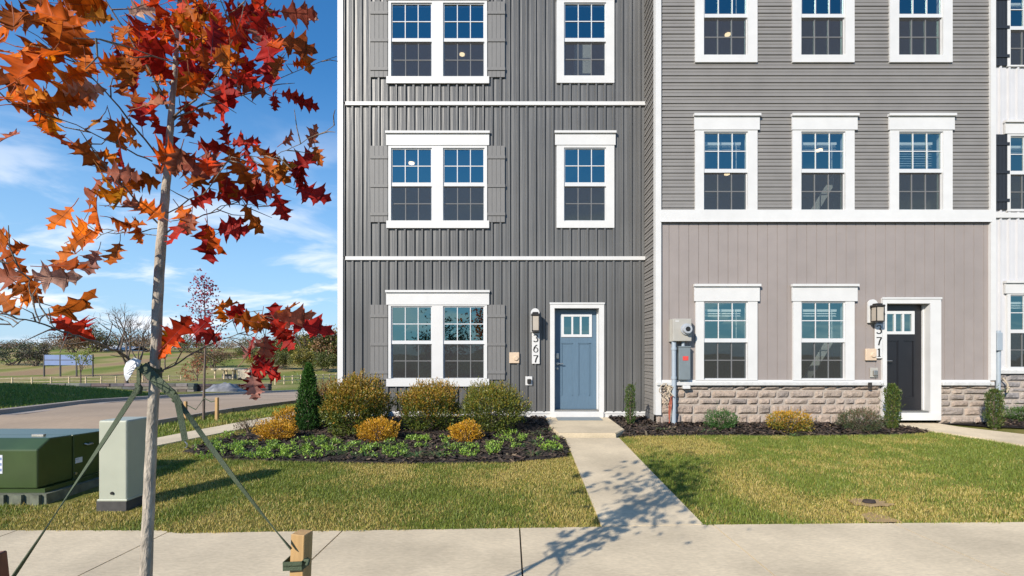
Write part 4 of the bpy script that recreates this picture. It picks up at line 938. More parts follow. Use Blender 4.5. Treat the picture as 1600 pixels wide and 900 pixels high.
px0, px1 = (153.5 - CX) / F * 4.43, (198 - CX) / F * 4.43; py0, py1 = 4.43, 4.72; zb = float(h(px0, py0)); ztp = CAMZ - (657 - CY) / F * 4.43
T = thing('utility_pedestal', ((px0 + px1) / 2, 4.57, zb), 'tall pale grey-green utility pedestal beside the dark transformer box', 'utility box')
mb = MB(); mb.rbox(px0, px1, py0, py1, zb + .085, ztp, .016, 3); mb.build('cabinet', 'p_green', T)
mb = MB(); mb.rbox(px0 - .008, px1 + .008, py0 - .008, py1 + .008, zb + .078, zb + .098, .006); mb.build('rim', 'p_green', T)
mb = MB(); mb.rbox(px0 - .012, px1 + .004, py0 - .01, py1 + .005, zb - .02, zb + .08, .005); mb.build('base', 'p_base', T)
mb = MB(); mb.cyl(((px0 + px1) / 2, py0, zb + .155), ((px0 + px1) / 2, py0 - .012, zb + .155), .014, n=10); mb.build('lock', 'black', T)

# ------------------------------------------------------------------ the staked oak in front
TY = 1.54
def TP(px, py, dy=0.0): return P(px, py, TY + dy)
T = thing('oak_tree', ((228 - CX) / F * TY, TY, 0), 'young staked oak with large orange and red autumn leaves in the foreground', 'tree')
tr = [(214, 1262, 28), (220, 1050, 25), (228, 900, 21.5), (232, 800, 20), (236, 700, 19), (240.5, 620, 18.5), (245, 500, 18), (252, 380, 17.5), (258, 310, 15), (263, 255, 13), (266, 200, 12), (270, 150, 10), (276, 80, 8.5), (281, 0, 8), (284, -90, 6.5), (292, -180, 5), (296, -300, 3), (298, -380, 1.5)]
rr_ = random.Random(5)
pts = []; rad = []
for i in range(len(tr) - 1):
    for k in range(5):
        u = k / 5; px = tr[i][0] * (1 - u) + tr[i + 1][0] * u; py = tr[i][1] * (1 - u) + tr[i + 1][1] * u; w = tr[i][2] * (1 - u) + tr[i + 1][2] * u
        pts.append(TP(px + rr_.uniform(-.5, .5), py)); rad.append(.79 * w / F * TY / 2 * rr_.uniform(.985, 1.02))
mb = MB(); mb.tube(pts, rad, 16)
mb.tube([TP(214, 1262), TP(213, 1275)], [.03, .05], 14)
mb.build('trunk', 'bark', T)
# branches (photo px, depth offset, radius px)
BR = [([(262, 170, 0), (235, 115, -.03), (200, 50, -.07), (165, 0, -.1), (130, -70, -.14)], 5.5),
      ([(268, 190, 0), (300, 172, .03), (333, 160, .05), (403, 143, .1), (456, 113, .14), (526, 88, .18)], 4),
      ([(268, 185, 0), (300, 160, -.05), (316, 145, -.1), (340, 110, -.14), (370, 50, -.2), (390, -20, -.2)], 4),
      ([(244, 240, 0), (187, 167, -.1), (147, 125, -.17), (110, 90, -.22), (30, 40, -.3)], 3.6),
      ([(238, 252, 0), (200, 235, -.06), (140, 205, -.13), (80, 180, -.2), (15, 160, -.28)], 3.2),
      ([(260, 364, 0), (285, 350, .04), (316, 337, .06), (350, 322, .1), (376, 318, .12), (440, 322, .2)], 3.2),
      ([(262, 333, 0), (316, 305, -.04), (350, 262, -.08), (360, 246, -.08), (392, 244, -.1), (426, 246, -.1), (450, 236, -.1), (480, 218, -.1), (522, 196, -.1)], 2.4),
      ([(250, 352, 0), (206, 307, -.05), (185, 285, -.08), (165, 262, -.1), (140, 225, -.14)], 3.6),
      ([(247, 368, 0), (205, 362, .06), (178, 360, .1), (150, 372, .1), (120, 350, .14)], 1.8),
      ([(238, 606, .012), (222, 585, .03), (200, 557, .0), (172, 544, -.08), (143, 533, -.2), (115, 522, -.24), (86, 512, -.28), (40, 499, -.34), (0, 488, -.4), (-70, 470, -.45)], 6.2),
      ([(249, 583, 0), (262, 575, .02), (293, 557, .06), (316, 545, .08), (337, 533, .1), (365, 524, .14), (393, 515, .17), (405, 495, .2), (425, 492, .22), (455, 492, .28)], 3.6),
      ([(337, 533, .1), (352, 500, .12), (362, 490, .13), (410, 485, .16)], 1.6), ([(337, 533, .1), (375, 540, .1), (400, 560, .1), (405, 580, .12)], 1.3),
      ([(62, 503, -.3), (52, 470, -.3), (42, 435, -.3), (20, 410, -.33), (-10, 405, -.35)], 2.2),
      ([(86, 512, -.28), (78, 500, -.3), (72, 490, -.28)], 1.6), ([(40, 499, -.34), (20, 510, -.32), (5, 500, -.32)], 1.4),
      ([(273, 110, 0), (300, 60, .08), (330, 10, .15), (360, -60, .2)], 4), ([(277, 60, 0), (240, 0, .1), (215, -60, .14)], 4), ([(281, 0, 0), (320, -80, -.1), (350, -150, -.15)], 4),
      ([(283, -60, 0), (235, -140, -.1), (190, -200, -.2)], 4), ([(288, -130, 0), (330, -220, .1), (360, -280, .12)], 3), ([(292, -190, 0), (270, -280, .1), (250, -330, .1)], 2.5),
      ([(281, 0, 0), (180, -70, -.3), (60, -120, -.45), (-60, -170, -.5)], 4), ([(284, -90, 0), (400, -150, .35), (480, -200, .5)], 3.5), ([(277, 60, 0), (310, 20, .5), (330, 0, .9)], 3.5), ([(274, 100, 0), (215, 80, -.4), (150, 60, -.6)], 3)]
mb = MB(); BP = []
for path, r0 in BR:
    q = [TP(a, b_, d) for a, b_, d in path]; k = len(q); out = []
    for i in range(k - 1):
        for j in range(3):
            u = j / 3; out.append(q[i].lerp(q[i + 1], u) + rv(rr_, .0025 if i + j else 0))
    out.append(q[-1]); m = len(out)
    mb.tube(out, [max(.001, .8 * r0 / F * TY / 2 * (1 - .85 * i / (m - 1))) for i in range(m)], 7); BP.append(out)
    for i in range(2, m, 2):            # small side twigs
        d = (out[min(i + 1, m - 1)] - out[i - 1]).normalized()
        e = out[i] + (d + rv(rr_, .8)).normalized() * rr_.uniform(.04, .11); mb.tube([out[i], out[i].lerp(e, .5) + rv(rr_, .006), e], [.0022, .0016, .0009], 5)
mb.build('branch', 'branch', T)
LC = {'o': [(.74, .185, .008), (.68, .14, .007), (.78, .25, .010), (.58, .11, .007)], 'b': [(.46, .11, .014), (.52, .13, .016), (.36, .08, .014)], 'r': [(.66, .055, .008), (.56, .035, .008), (.70, .10, .008)],
      'd': [(.36, .018, .014), (.44, .028, .016), (.28, .015, .012)], 'p': [(.52, .26, .20), (.48, .20, .16), (.55, .32, .24)], 'g': [(.62, .25, .02), (.55, .20, .018)], 'x': [(.38, .10, .06), (.42, .14, .08)]}
OUT = [(.0, .012), (.10, .016), (.13, .05), (.17, .17), (.20, .20), (.235, .115), (.27, .105), (.34, .21), (.40, .33), (.435, .45), (.44, .33), (.475, .30), (.46, .22), (.465, .155), (.51, .145), (.58, .20), (.66, .29), (.725, .41), (.72, .28), (.76, .24), (.735, .18), (.735, .13), (.78, .12), (.84, .16), (.91, .23), (.905, .12), (.95, .07), (1.0, .0)]
def oak_leaf(mb, p, axis, nrm, L, col, r, fold=.35, curl=.25):
    axis = axis.normalized(); nrm = (nrm - axis * nrm.dot(axis)).normalized(); s = axis.cross(nrm)
    tw = r.uniform(-.5, .5); wv = r.uniform(.8, 1.05); ph = r.uniform(0, 6)
    def pt(t, w, sg):
        c = curl * L * (t * t) ; lift = abs(w) * fold * L + .055 * L * math.sin(t * 10 + ph + sg * w * 7) * min(1, abs(w) * 4)
        a = tw * t; n2 = nrm * math.cos(a) + s * math.sin(a); s2 = s * math.cos(a) - nrm * math.sin(a)
        return p + axis * (t * L) + s2 * (sg * w * wv * L) + n2 * (lift - c)
    n = len(OUT); vs = [pt(t, 0, 1) for t, w in OUT] + [pt(t, w, 1) for t, w in OUT] + [pt(t, w, -1) for t, w in OUT]
    fs = []
    mb.smooth = True; k0 = len(mb.v); mb.v += [tuple(q) for q in vs]; kt = r.uniform(-.35, .25); ks = r.uniform(-.12, .12)
    for i in range(n - 1):
        for sg, f in ((1, (i, i + 1, n + i + 1, n + i)), (-1, (i, 2 * n + i, 2 * n + i + 1, i + 1))):
            g_ = (1 + kt * OUT[i][0] + ks * sg) * r.uniform(.84, 1.14); mb.f.append(tuple(k0 + q for q in f)); mb.c.append(tuple(q * g_ for q in col)); mb.sm.append(True)
    mb.smooth = False
    rib = [p + axis * (t * L) + (vs[j] - p - axis * (t * L)) for j, t in enumerate([o[0] for o in OUT])]
    mb.tube([p - axis * L * .22 + nrm * L * .05] + [rib[j] for j in (0, 5, 11, 17)] , [.0011, .0012, .0011, .0009, .0006], 4, caps=False, col=tuple(min(.6, q * .8 + .09) for q in col))
lf = MB(); r = random.Random(31); LEAVES = []
def put_leaf(px, py, size, ang, cls, dy=0.0, roll=None, tilt=None):
    Y = TY + dy; c = P(px, py, Y); L = size / F * Y; a = R(ang)
    tl = r.uniform(-.55, .55) if tilt is None else tilt
    ax = Vector((math.cos(a) * math.cos(tl), math.sin(tl), math.sin(a) * math.cos(tl)))
    n0 = Vector((0, -1, 0)); rl = r.uniform(-1.1, 1.1) if roll is None else roll
    nr = (Matrix.Rotation(rl, 3, ax) @ n0)
    oak_leaf(lf, c - ax * L * .5, ax, nr, L, pick(r, LC[r.choice(cls)], .2), r, r.uniform(.05, .7), r.uniform(-.25, .6))
exp = [(97, 340, 52, -110, 'o', 0), (130, 362, 55, 25, 'o', 0), (118, 378, 45, 200, 'b', 0), (142, 372, 42, 60, 'o', 0), (183, 397, 44, -95, 'ob', 0), (146, 408, 44, -100, 'p', 0), (95, 405, 50, 80, 'b', 0), (98, 412, 58, 10, 'b', 1),
       (12, 383, 52, 10, 'b', -.3), (8, 400, 46, -60, 'b', -.3), (25, 388, 40, 5, 'b', -.3), (0, 372, 40, 120, 'bo', -.3), (8, 432, 66, 185, 'x', -.3), (45, 440, 40, -60, 'b', -.3), (82, 433, 62, -5, 'px', -.28), (40, 455, 44, -50, 'b', -.3), (42, 468, 36, -10, 'o', -.28), (8, 472, 48, -40, 'b', -.3), (28, 450, 30, 160, 'b', -.3),
       (107, 490, 76, 2, 'b', 1), (114, 513, 64, -14, 'd', .9), (105, 508, 56, -20, 'r', .5), (219, 365, 36, -70, 'b', 0), (290, 340, 46, -60, 'o', 0), (281, 365, 46, -115, 'd', 0), (297, 350, 40, -95, 'x', .3),
       (322, 378, 66, -100, 'd', 0), (330, 372, 50, -60, 'r', 0), (363, 360, 54, -10, 'd', 0), (355, 352, 40, 30, 'd', 0), (395, 340, 56, -58, 'b', .7), (438, 322, 44, -80, 'd', .3), (318, 313, 44, 25, 'd', .3), (355, 303, 48, 10, 'd', .3), (400, 305, 50, 15, 'd', .4), (345, 297, 40, 150, 'b', 0), (410, 295, 40, 10, 'x', 0),
       (487, 302, 58, -18, 'd', .6), (475, 293, 40, 160, 'd', .3), (462, 258, 50, 100, 'd', 0), (478, 250, 46, 40, 'd', 0), (470, 272, 40, -110, 'd', 0), (490, 215, 40, 60, 'x', 0), (495, 240, 34, -70, 'b', .3), (452, 218, 30, 35, 'x', .9), (430, 272, 50, -25, 'bo', .4), (420, 258, 40, 90, 'b', 0),
       (275, 520, 52, 40, 'r', 0), (265, 540, 50, -115, 'r', 0), (262, 527, 36, 200, 'o', 0), (322, 519, 54, -28, 'd', .3), (315, 510, 36, 60, 'd', 0), (352, 478, 40, 15, 'o', .5), (345, 492, 34, -100, 'o', 0), (392, 502, 60, -8, 'b', .4), (380, 494, 46, 170, 'd', .5), (407, 505, 36, -90, 'b', .2), (365, 488, 34, 10, 'd', .6),
       (432, 503, 56, 100, 'd', .3), (438, 515, 44, -70, 'd', .3), (455, 498, 72, -2, 'x', .4), (475, 502, 66, -6, 'd', .7), (447, 488, 52, 5, 'b', .9), (444, 530, 46, -35, 'd', .3), (440, 522, 40, -60, 'd', .3), (391, 546, 42, 70, 'p', .9), (390, 540, 40, -120, 'd', .7), (414, 545, 46, -85, 'x', .8), (418, 540, 38, -80, 'd', .9),
       (398, 590, 50, -105, 'd', .3), (396, 605, 42, -80, 'p', .6), (405, 575, 36, 10, 'd', .4), (424, 579, 44, -38, 'd', .2), (390, 602, 36, -120, 'd', .4), (412, 568, 34, 150, 'd', .6),
       (12, 213, 40, 25, 'x', .9), (37, 85, 110, 80, 'o', .2), (15, 70, 100, 120, 'o', .2), (45, 115, 80, 40, 'o', .3), (70, 80, 90, -15, 'b', 1), (35, 28, 62, 165, 'b', .2), (62, 10, 62, -80, 'bo', .3), (110, 40, 80, -70, 'bo', .2), (100, 60, 70, -110, 'b', .3), (128, 8, 62, 10, 'o', .5), (70, 25, 44, 70, 'g', .3), (150, 25, 40, 15, 'g', .3),
       (150, 92, 56, 90, 'b', .3), (125, 60, 64, -80, 'o', .4), (200, 125, 60, -80, 'b', .2), (75, 110, 52, 95, 'o', 1), (110, 135, 62, 60, 'b', .5), (125, 150, 50, 10, 'px', .3), (130, 142, 46, 20, 'p', .6), (60, 165, 64, 190, 'o', .4), (85, 160, 55, 10, 'ob', .4), (15, 150, 58, 160, 'o', .4), (80, 190, 44, -100, 'o', .2), (95, 217, 42, -30, 'b', .9), (152, 194, 46, -115, 'g', .2), (178, 208, 48, -85, 'b', .2), (200, 200, 44, -30, 'b', .3), (135, 238, 52, -40, 'b', .4), (165, 243, 36, -20, 'o', .2), (188, 248, 40, -95, 'd', .9), (218, 178, 44, 95, 'd', .3), (210, 165, 36, 70, 'b', .3),
       (145, 300, 64, 85, 'x', 1), (146, 330, 60, -85, 'b', .8), (165, 285, 46, -80, 'o', .9), (175, 305, 50, -160, 'o', .6), (192, 310, 40, -110, 'g', .8), (225, 277, 56, -8, 'b', .9), (205, 290, 44, 20, 'o', .4), (215, 325, 40, 170, 'x', .4), (190, 345, 42, -20, 'b', .8), (205, 352, 36, 20, 'b', .4), (240, 330, 40, 140, 'bo', .3),
       (265, 245, 76, -10, 'r', .4), (280, 262, 70, -140, 'x', .3), (305, 262, 56, -40, 'x', .2), (335, 258, 60, -55, 'x', .2), (345, 280, 46, -60, 'b', .3), (325, 230, 44, -20, 'd', .6), (352, 210, 38, 110, 'd', .2), (382, 222, 46, 10, 'd', .3), (385, 235, 30, -90, 'd', .3), (290, 195, 36, -70, 'x', .3), (295, 173, 36, -85, 'r', .3), (318, 178, 32, -30, 'x', .8), (258, 205, 50, -35, 'd', .5), (350, 160, 62, -95, 'd', .2), (358, 140, 60, -80, 'd', .3), (342, 150, 46, -100, 'p', .3), (380, 270, 46, -70, 'b', .3), (370, 255, 46, 110, 'b', .2), (400, 280, 44, -80, 'x', .4), (440, 262, 40, 20, 'og', .3),
       (405, 55, 54, -60, 'p', .3), (425, 95, 84, -85, 'd', .3), (460, 70, 72, -8, 'b', .3), (475, 85, 40, -60, 'b', .3), (468, 100, 26, 0, 'r', .5), (465, 22, 56, 10, 'x', 1), (480, 28, 36, -10, 'p', .6), (355, 55, 50, 15, 'r', .2), (395, 25, 50, 30, 'g', .3), (300, 22, 56, 10, 'g', .4), (335, 65, 62, -30, 'o', .4), (430, 118, 52, -70, 'r', .6), (380, 125, 60, -30, 'd', .9), (395, 135, 50, 150, 'x', .6), (455, 150, 34, 0, 'd', .3), (475, 160, 40, -20, 'd', .4), (425, 148, 26, 90, 'd', .3), (430, 160, 24, -90, 'd', .3)]
for (px, py, sz, an, cl, rl) in exp:
    dy = (px - 260) * .0009 + r.uniform(-.08, .08) - (.12 if sz > 70 else 0)
    put_leaf(px, py, sz * (1.05 if sz < 70 else .95), an + r.uniform(-8, 8), cl, dy, roll=(rl if rl >= 0 else 0) * r.choice((-1, 1)) * 1.15 + r.uniform(-.15, .15), tilt=r.uniform(-.35, .35))
clu = [(25, 75, 45, 60, 5, 80, 'ob'), (115, 35, 45, 35, 5, 62, 'ob'), (150, 110, 40, 35, 7, 56, 'ob'), (90, 150, 55, 22, 7, 56, 'ob'), (180, 130, 40, 36, 9, 52, 'obr'), (195, 60, 36, 42, 11, 50, 'obrd'), (240, 50, 40, 46, 22, 52, 'obrrd'), (300, 45, 44, 46, 26, 52, 'obrrd'), (350, 45, 38, 44, 20, 50, 'orrdg'), (400, 40, 36, 40, 15, 48, 'rrdb'), (430, 75, 30, 30, 6, 50, 'dbr'),
       (325, 105, 50, 30, 14, 50, 'rdbo'), (380, 110, 40, 22, 8, 46, 'dr'), (225, 150, 28, 40, 8, 46, 'rdbx'), (290, 120, 40, 20, 7, 48, 'orb'), (300, 255, 50, 22, 5, 48, 'xbr'), (190, 290, 36, 26, 5, 42, 'ox'), (330, 290, 40, 14, 4, 40, 'db'), (180, 225, 30, 16, 3, 38, 'ob'), (390, 250, 40, 24, 4, 40, 'bd'),
       (230, -50, 110, 42, 34, 54, 'obrr'), (360, -60, 80, 50, 26, 52, 'rrdo'), (80, -60, 90, 45, 22, 62, 'ob'), (260, -150, 130, 50, 44, 52, 'orrb'), (270, -250, 90, 55, 36, 50, 'orrd'), (290, -340, 40, 40, 14, 46, 'orr'), (-60, 60, 50, 80, 12, 70, 'ob'), (-70, -60, 60, 60, 12, 60, 'ob'), (430, -140, 60, 40, 14, 50, 'rd')]
for (cx, cy, rx, ry, n, sz, cl) in clu:
    for i in range(n if cy < -20 else int(n * (.65 if cx < 200 else .92))):
        a = r.uniform(0, 6.283); q = math.sqrt(r.random()); px, py = cx + rx * q * math.cos(a), cy + ry * q * math.sin(a)
        put_leaf(px, py, sz * r.uniform(.65, 1.1), r.gauss(-70 if r.random() < .6 else 20, 60), cl + ('p' if r.random() < .12 else ''), r.gauss((px - 260) * .0006, .24))
lf.build('foliage', 'leaf', T)

# straps that hold the oak, and the stakes
def strap_run(mb, a, b, w, n=16, sag=.015, twist=0.0, nrm0=Vector((0, -1, 0)), th=.003):
    pts = []; wd = []; nr = []; d = (b - a).normalized()
    for i in range(n + 1):
        u = i / n; pts.append(a.lerp(b, u) - Vector((0, 0, sag * 4 * u * (1 - u))))
        n_ = (nrm0 - d * nrm0.dot(d)).normalized(); n_ = Matrix.Rotation(twist * u, 3, d) @ n_; nr.append(n_); wd.append(d.cross(n_) * w)
    mb.ribbon(pts, wd, nr, th)
SX, SY = (461.5 - CX) / F * 1.5, 1.5
stk = thing('wooden_stake', (SX, SY, 0), 'raw pine stake on the grass strip right of the oak', 'stake', 'stakes holding the oak')
sw_ = .0475; ztop = CAMZ - (837 - CY) / F * 1.5
mb = MB(); mb.rbox(SX - sw_ / 2, SX + sw_ / 2, SY, SY + sw_, -.1, ztop, .002, 1, mtx=Matrix.Translation((SX, SY, 0)) @ Matrix.Rotation(R(2.2), 4, 'Y') @ Matrix.Rotation(R(-10), 4, 'Z') @ Matrix.Translation((-SX, -SY, 0)) @ Matrix.Translation((-.03, 0, 0))); mb.build('post', 'wood', stk)
S2 = P(-10, 900, 1.42)
s2 = thing('wooden_stake', (S2.x, S2.y, 0), 'reddish brown stake at the left foot of the oak', 'stake', 'stakes holding the oak')
mb = MB(); zt2 = CAMZ - (866 - CY) / F * 1.42; mb.rbox(S2.x - .024, S2.x + .024, S2.y - .024, S2.y + .024, -.1, zt2, .003, 1, mtx=Matrix.Translation(S2) @ Matrix.Rotation(R(-6), 4, 'Y') @ Matrix.Rotation(R(12), 4, 'Z') @ Matrix.Translation(-S2)); mb.build('post', 'red_wood', s2)
ST = thing('tree_strap', tuple(TP(238, 590)), 'olive webbing strap tied round the oak trunk and down to both stakes', 'strap')
mb = MB()
c0 = TP(241, 585); rt = .018
pts = []; wd = []; nr = []
for i in range(29):            # collar round the trunk
    a = 2 * math.pi * i / 28; d = Vector((math.cos(a), math.sin(a), 0)); pts.append(c0 + d * (rt + .002 * math.sin(3 * a)) + Vector((0, 0, -.012 * math.cos(a) + .012))); wd.append(Vector((0, 0, .034))); nr.append(d)
mb.ribbon(pts, wd, nr, .003)
strap_run(mb, TP(222, 572, -.045), TP(272, 618, -.06), .030, 10, .002, .7, Vector((.2, -1, .3)))
strap_run(mb, TP(218, 568, -.04), TP(216, 612, -.03), .016, 6, 0, .5)
strap_run(mb, TP(216, 606, -.03), P(18, 905, 1.42), .0145, 24, .004, 2.0, Vector((.5, -1, .2)))
strap_run(mb, TP(268, 612, -.06), TP(283, 632, -.06), .017, 5, 0, .3)
strap_run(mb, TP(278, 626, -.055), P(455, 858, 1.49), .0140, 26, .012, 2.6, Vector((.9, -.35, .4)))
mb.tube([TP(262, 606, -.05), TP(270, 612, -.055), TP(276, 622, -.055), TP(272, 626, -.05)], .008, 8)
mb.tube([TP(214, 600, -.03), TP(219, 606, -.035), TP(217, 614, -.03)], .008, 8)
strap_run(mb, TP(275, 618, -.065), TP(289, 688, -.07), .0165, 8, -.006, .15, Vector((.6, -1, 0)))
zz = CAMZ - (886 - CY) / F * 1.5          # turns round the stake
for dz_ in (0, .012):
    q = sw_ / 2 + .004; cxx = SX - .002
    ring = [(cxx - q - .004, SY - q - .002), (cxx + q, SY - q - .006), (cxx + q + .004, SY + q), (cxx - q, SY + q + .004), (cxx - q - .004, SY - q - .002)]
    mb.ribbon([(x + .0, y + .02, zz + dz_ + .004 * (i % 2)) for i, (x, y) in enumerate(ring)], (0, 0, .016), [Vector((-1, -1, 0)), Vector((1, -1, 0)), Vector((1, 1, 0)), Vector((-1, 1, 0)), Vector((-1, -1, 0))], .003)
mb.tube([(SX + .028, SY + .0, zz + .02), (SX + .045, SY - .005, zz + .025), (SX + .04, SY - .008, zz + .01)], .006, 6)
mb.build('webbing', 'strap', ST)
mb = MB(); q = [TP(219, 568, -.055), TP(211, 566, -.060), TP(205, 570, -.066), TP(201, 578, -.070), TP(199, 587, -.072), TP(198, 595, -.070)]
wv_ = []
for i in range(6):
    d_ = (q[min(i + 1, 5)] - q[max(i - 1, 0)]).normalized(); wv_.append(d_.cross(Vector((0, -1, 0))).normalized() * (.020, .030, .033, .030, .020, .003)[i])
mb.ribbon(q, wv_, Vector((-.3, -1, .2)), .0012); tg = mb.build('care_tag', 'tag', ST)
mb = MB()
for k in range(3): a_ = TP(207 - k * 2.4, 571 + k * 5, -.0745 - .001 * k); mb.ribbon([a_ + Vector((-.008, 0, -.006)), a_ + Vector((.009, 0, .006))], Vector((.0015, 0, -.0022)), Vector((-.3, -1, .2)), .0008)
mb.build('tag_print', 'tag_print', tg)
mb = MB(); mb.tube([TP(289, 690, -.07), TP(292, 693, -.07), TP(293, 697, -.068), TP(290, 700, -.068)], .0022, 6); mb.build('hook', 'nickel', ST)
# ------------------------------------------------------------------ across the side street and beyond
def grow(mb, p, d, L, rad, depth, r, spread=.55, tips=None, gravity=0.0, nseg=3, ratio=.72, kids=(2, 3)):
    pts = [p]; q = p.copy(); dd = d.copy()
    for i in range(nseg):
        dd = (dd + rv(r, .12) + Vector((0, 0, gravity))).normalized(); q = q + dd * L / nseg; pts.append(q.copy())
    mb.tube(pts, [rad * (1 - .35 * i / nseg) for i in range(nseg + 1)], 6 if depth > 1 else 4, caps=False)
    if depth == 0:
        if tips is not None: tips.append(q.copy())
        return
    for k in range(r.randint(*kids)):
        nd = (dd + rv(r, spread)).normalized(); st = pts[-1] if k < 2 else pts[r.randint(1, nseg)]
        grow(mb, st, nd, L * ratio * r.uniform(.8, 1.15), rad * .62, depth - 1, r, spread, tips, gravity, nseg, ratio, kids)
def tree(name, px, Y, hpx, label, cols=None, leaf=.2, per=14, seed=1, depth=4, trunk=.25, group=None, spread=.5, crown=1.0, cat='tree', sink=.2, gravity=.05, rad=None, jit=.6):
    """branching tree; base at photo column px and depth Y; leaves (if any) hang in clumps at the twig ends"""
    r = random.Random(seed); k = Y / F; x = (px - CX) * k; z = float(h(x, Y)) - sink; H = hpx * k
    T = thing(name, (x, Y, z), label, cat, group); mb = MB(); tips = []
    L0 = H * trunk; rad = rad or H * .016
    mb.tube([(x, Y, z), (x + r.uniform(-.01, .01) * H, Y, z + L0 * .6), (x, Y, z + L0)], [rad * 1.25, rad, rad * .9], 8)
    s = (H - L0) / sum(.72 ** i for i in range(depth)) * 1.05
    for i in range(4):
        a = i * 1.57 + r.uniform(-.5, .5); d = Vector((math.cos(a) * spread * crown, math.sin(a) * spread * crown, 1 if i else 1.6)).normalized()
        grow(mb, Vector((x, Y, z + L0 * r.uniform(.8, 1))), d, s * r.uniform(.8, 1.05), rad * .62, depth - 1, r, spread, tips, gravity)
    mb.build('trunk', 'twig', T)
    if cols:
        lf = MB()
        for t in tips:
            base = pick(r, cols, .25)
            for j in range(per):
                p = t + rv(r, leaf * jit * 1.6); d = rv(r).normalized(); kk = r.uniform(.75, 1.25)
                leaf_quad(lf, p, d, d.cross(rv(r)).normalized(), leaf * r.uniform(.6, 1.2), leaf * .6, tuple(c * kk for c in base))
        lf.build('crown', 'shrub', T)
    return T
def bush_far(name, px, py, Y, wpx, hpx, label, cols, n, seed, group=None, cat='bush', lump=.35):
    """broad far bush with its foot at photo row py"""
    r = random.Random(seed); k = Y / F; x = (px - CX) * k; z = CAMZ - (py - CY) * k; z = min(z, float(h(x, Y)) - .1) if False else float(h(x, Y)) - .1
    top = CAMZ - (py - hpx - CY) * k; ht = max(top - z, 1.0); wd = wpx * k / 2
    T = thing(name, (x, Y, z), label, cat, group)
    st = MB()
    for i in range(7):
        a = r.uniform(0, 6.28); st.tube([(x + r.uniform(-.3, .3) * wd, Y, z), (x + wd * .5 * math.cos(a), Y + wd * .3 * math.sin(a), z + ht * .45), (x + wd * .75 * math.cos(a), Y + wd * .5 * math.sin(a), z + ht * r.uniform(.7, 1.0))], [.12 * ht / 5, .08 * ht / 5, .03 * ht / 5], 5)
    st.build('trunk', 'twig', T)
    mb = MB(); L = max(.18, ht * .065); ncl = max(30, n // 30)
    for c in range(ncl):
        t = rv(r).normalized(); t.z = abs(t.z) * 1.0 if r.random() < .75 else t.z * .5
        q = r.random() ** .33 * (1 + lump * mnoise.noise(t * 1.8 + Vector((seed, 0, 0))) * 1.6)
        c0 = Vector((x + t.x * wd * q, Y + t.y * wd * .6 * q, z + ht * .40 + t.z * ht * .58 * q)); base = pick(r, cols, .28)
        for j in range(n // ncl):
            d = rv(r).normalized(); kk = r.uniform(.7, 1.3); p = c0 + rv(r, L * 1.1)
            if p.z < z: p.z = z + r.random() * .3
            leaf_quad(mb, p, d, d.cross(rv(r)).normalized(), L * r.uniform(.6, 1.2), L * .62, tuple(q_ * kk for q_ in base))
    mb.build('foliage', 'shrub', T)
    return T
# retaining wall of grey blocks at the foot of the field
def wall_run(name, px0, px1, Y, hh, label, dark=False):
    x0, x1 = (px0 - CX) / F * Y, (px1 - CX) / F * Y; z = float(hraw(Y)); mb = MB(); r = random.Random(int(px0) + 5); rows = 3
    for j in range(rows):
        x = x0 - r.random() * .5
        while x < x1:
            w = r.uniform(.8, 1.8); c = r.choice([(.13, .12, .105), (.10, .095, .085), (.165, .155, .14), (.085, .085, .08)]) if not dark else r.choice([(.03, .026, .024), (.05, .045, .04), (.08, .07, .06)])
            mb.rbox(max(x, x0) + .01, min(x + w, x1) - .01, Y + r.uniform(-.06, .04), Y + .6, z - .1 + hh * j / rows + .01, z - .1 + hh * (j + 1) / rows, .03, 1, tuple(q * r.uniform(.85, 1.15) for q in c)); x += w
            if x1 - x < .1: break
    o = mb.build(name, 'field_stone'); return tag(o, label, 'wall')
wall_run('retaining_wall', 62, 303, 45, .86, 'long low grey block retaining wall across the side street')
wall_run('retaining_wall', 303, 420, 45.5, .80, 'near-black stretch of low wall behind the sheeted heap', True)  # blocks of this stretch take the darker colour set
# sheeted heap
r = random.Random(3); mb = MB(); Y = 42.0; x0, x1 = (322 - CX) / F * Y, (378 - CX) / F * Y; z0 = float(hraw(Y)); mb.smooth = True
nx, ny = 26, 14; vs = []
for j in range(ny + 1):
    for i in range(nx + 1):
        u, v = i / nx, j / ny; e = (math.sin(math.pi * u) ** .6) * (math.sin(math.pi * v) ** .6)
        vs.append((x0 + (x1 - x0) * u, Y - 1.2 + 2.4 * v, z0 - .05 + e * (.72 + .25 * mnoise.noise((u * 5, v * 3, 1)) + .22 * mnoise.noise((u * 11, v * 7, 4)))))
mb.add(vs, [(j * (nx + 1) + i, j * (nx + 1) + i + 1, (j + 1) * (nx + 1) + i + 1, (j + 1) * (nx + 1) + i) for j in range(ny) for i in range(nx)])
tag(mb.build('tarp_heap', 'tarp'), 'grey sheeted heap of material at the far edge of the side street', 'tarp')
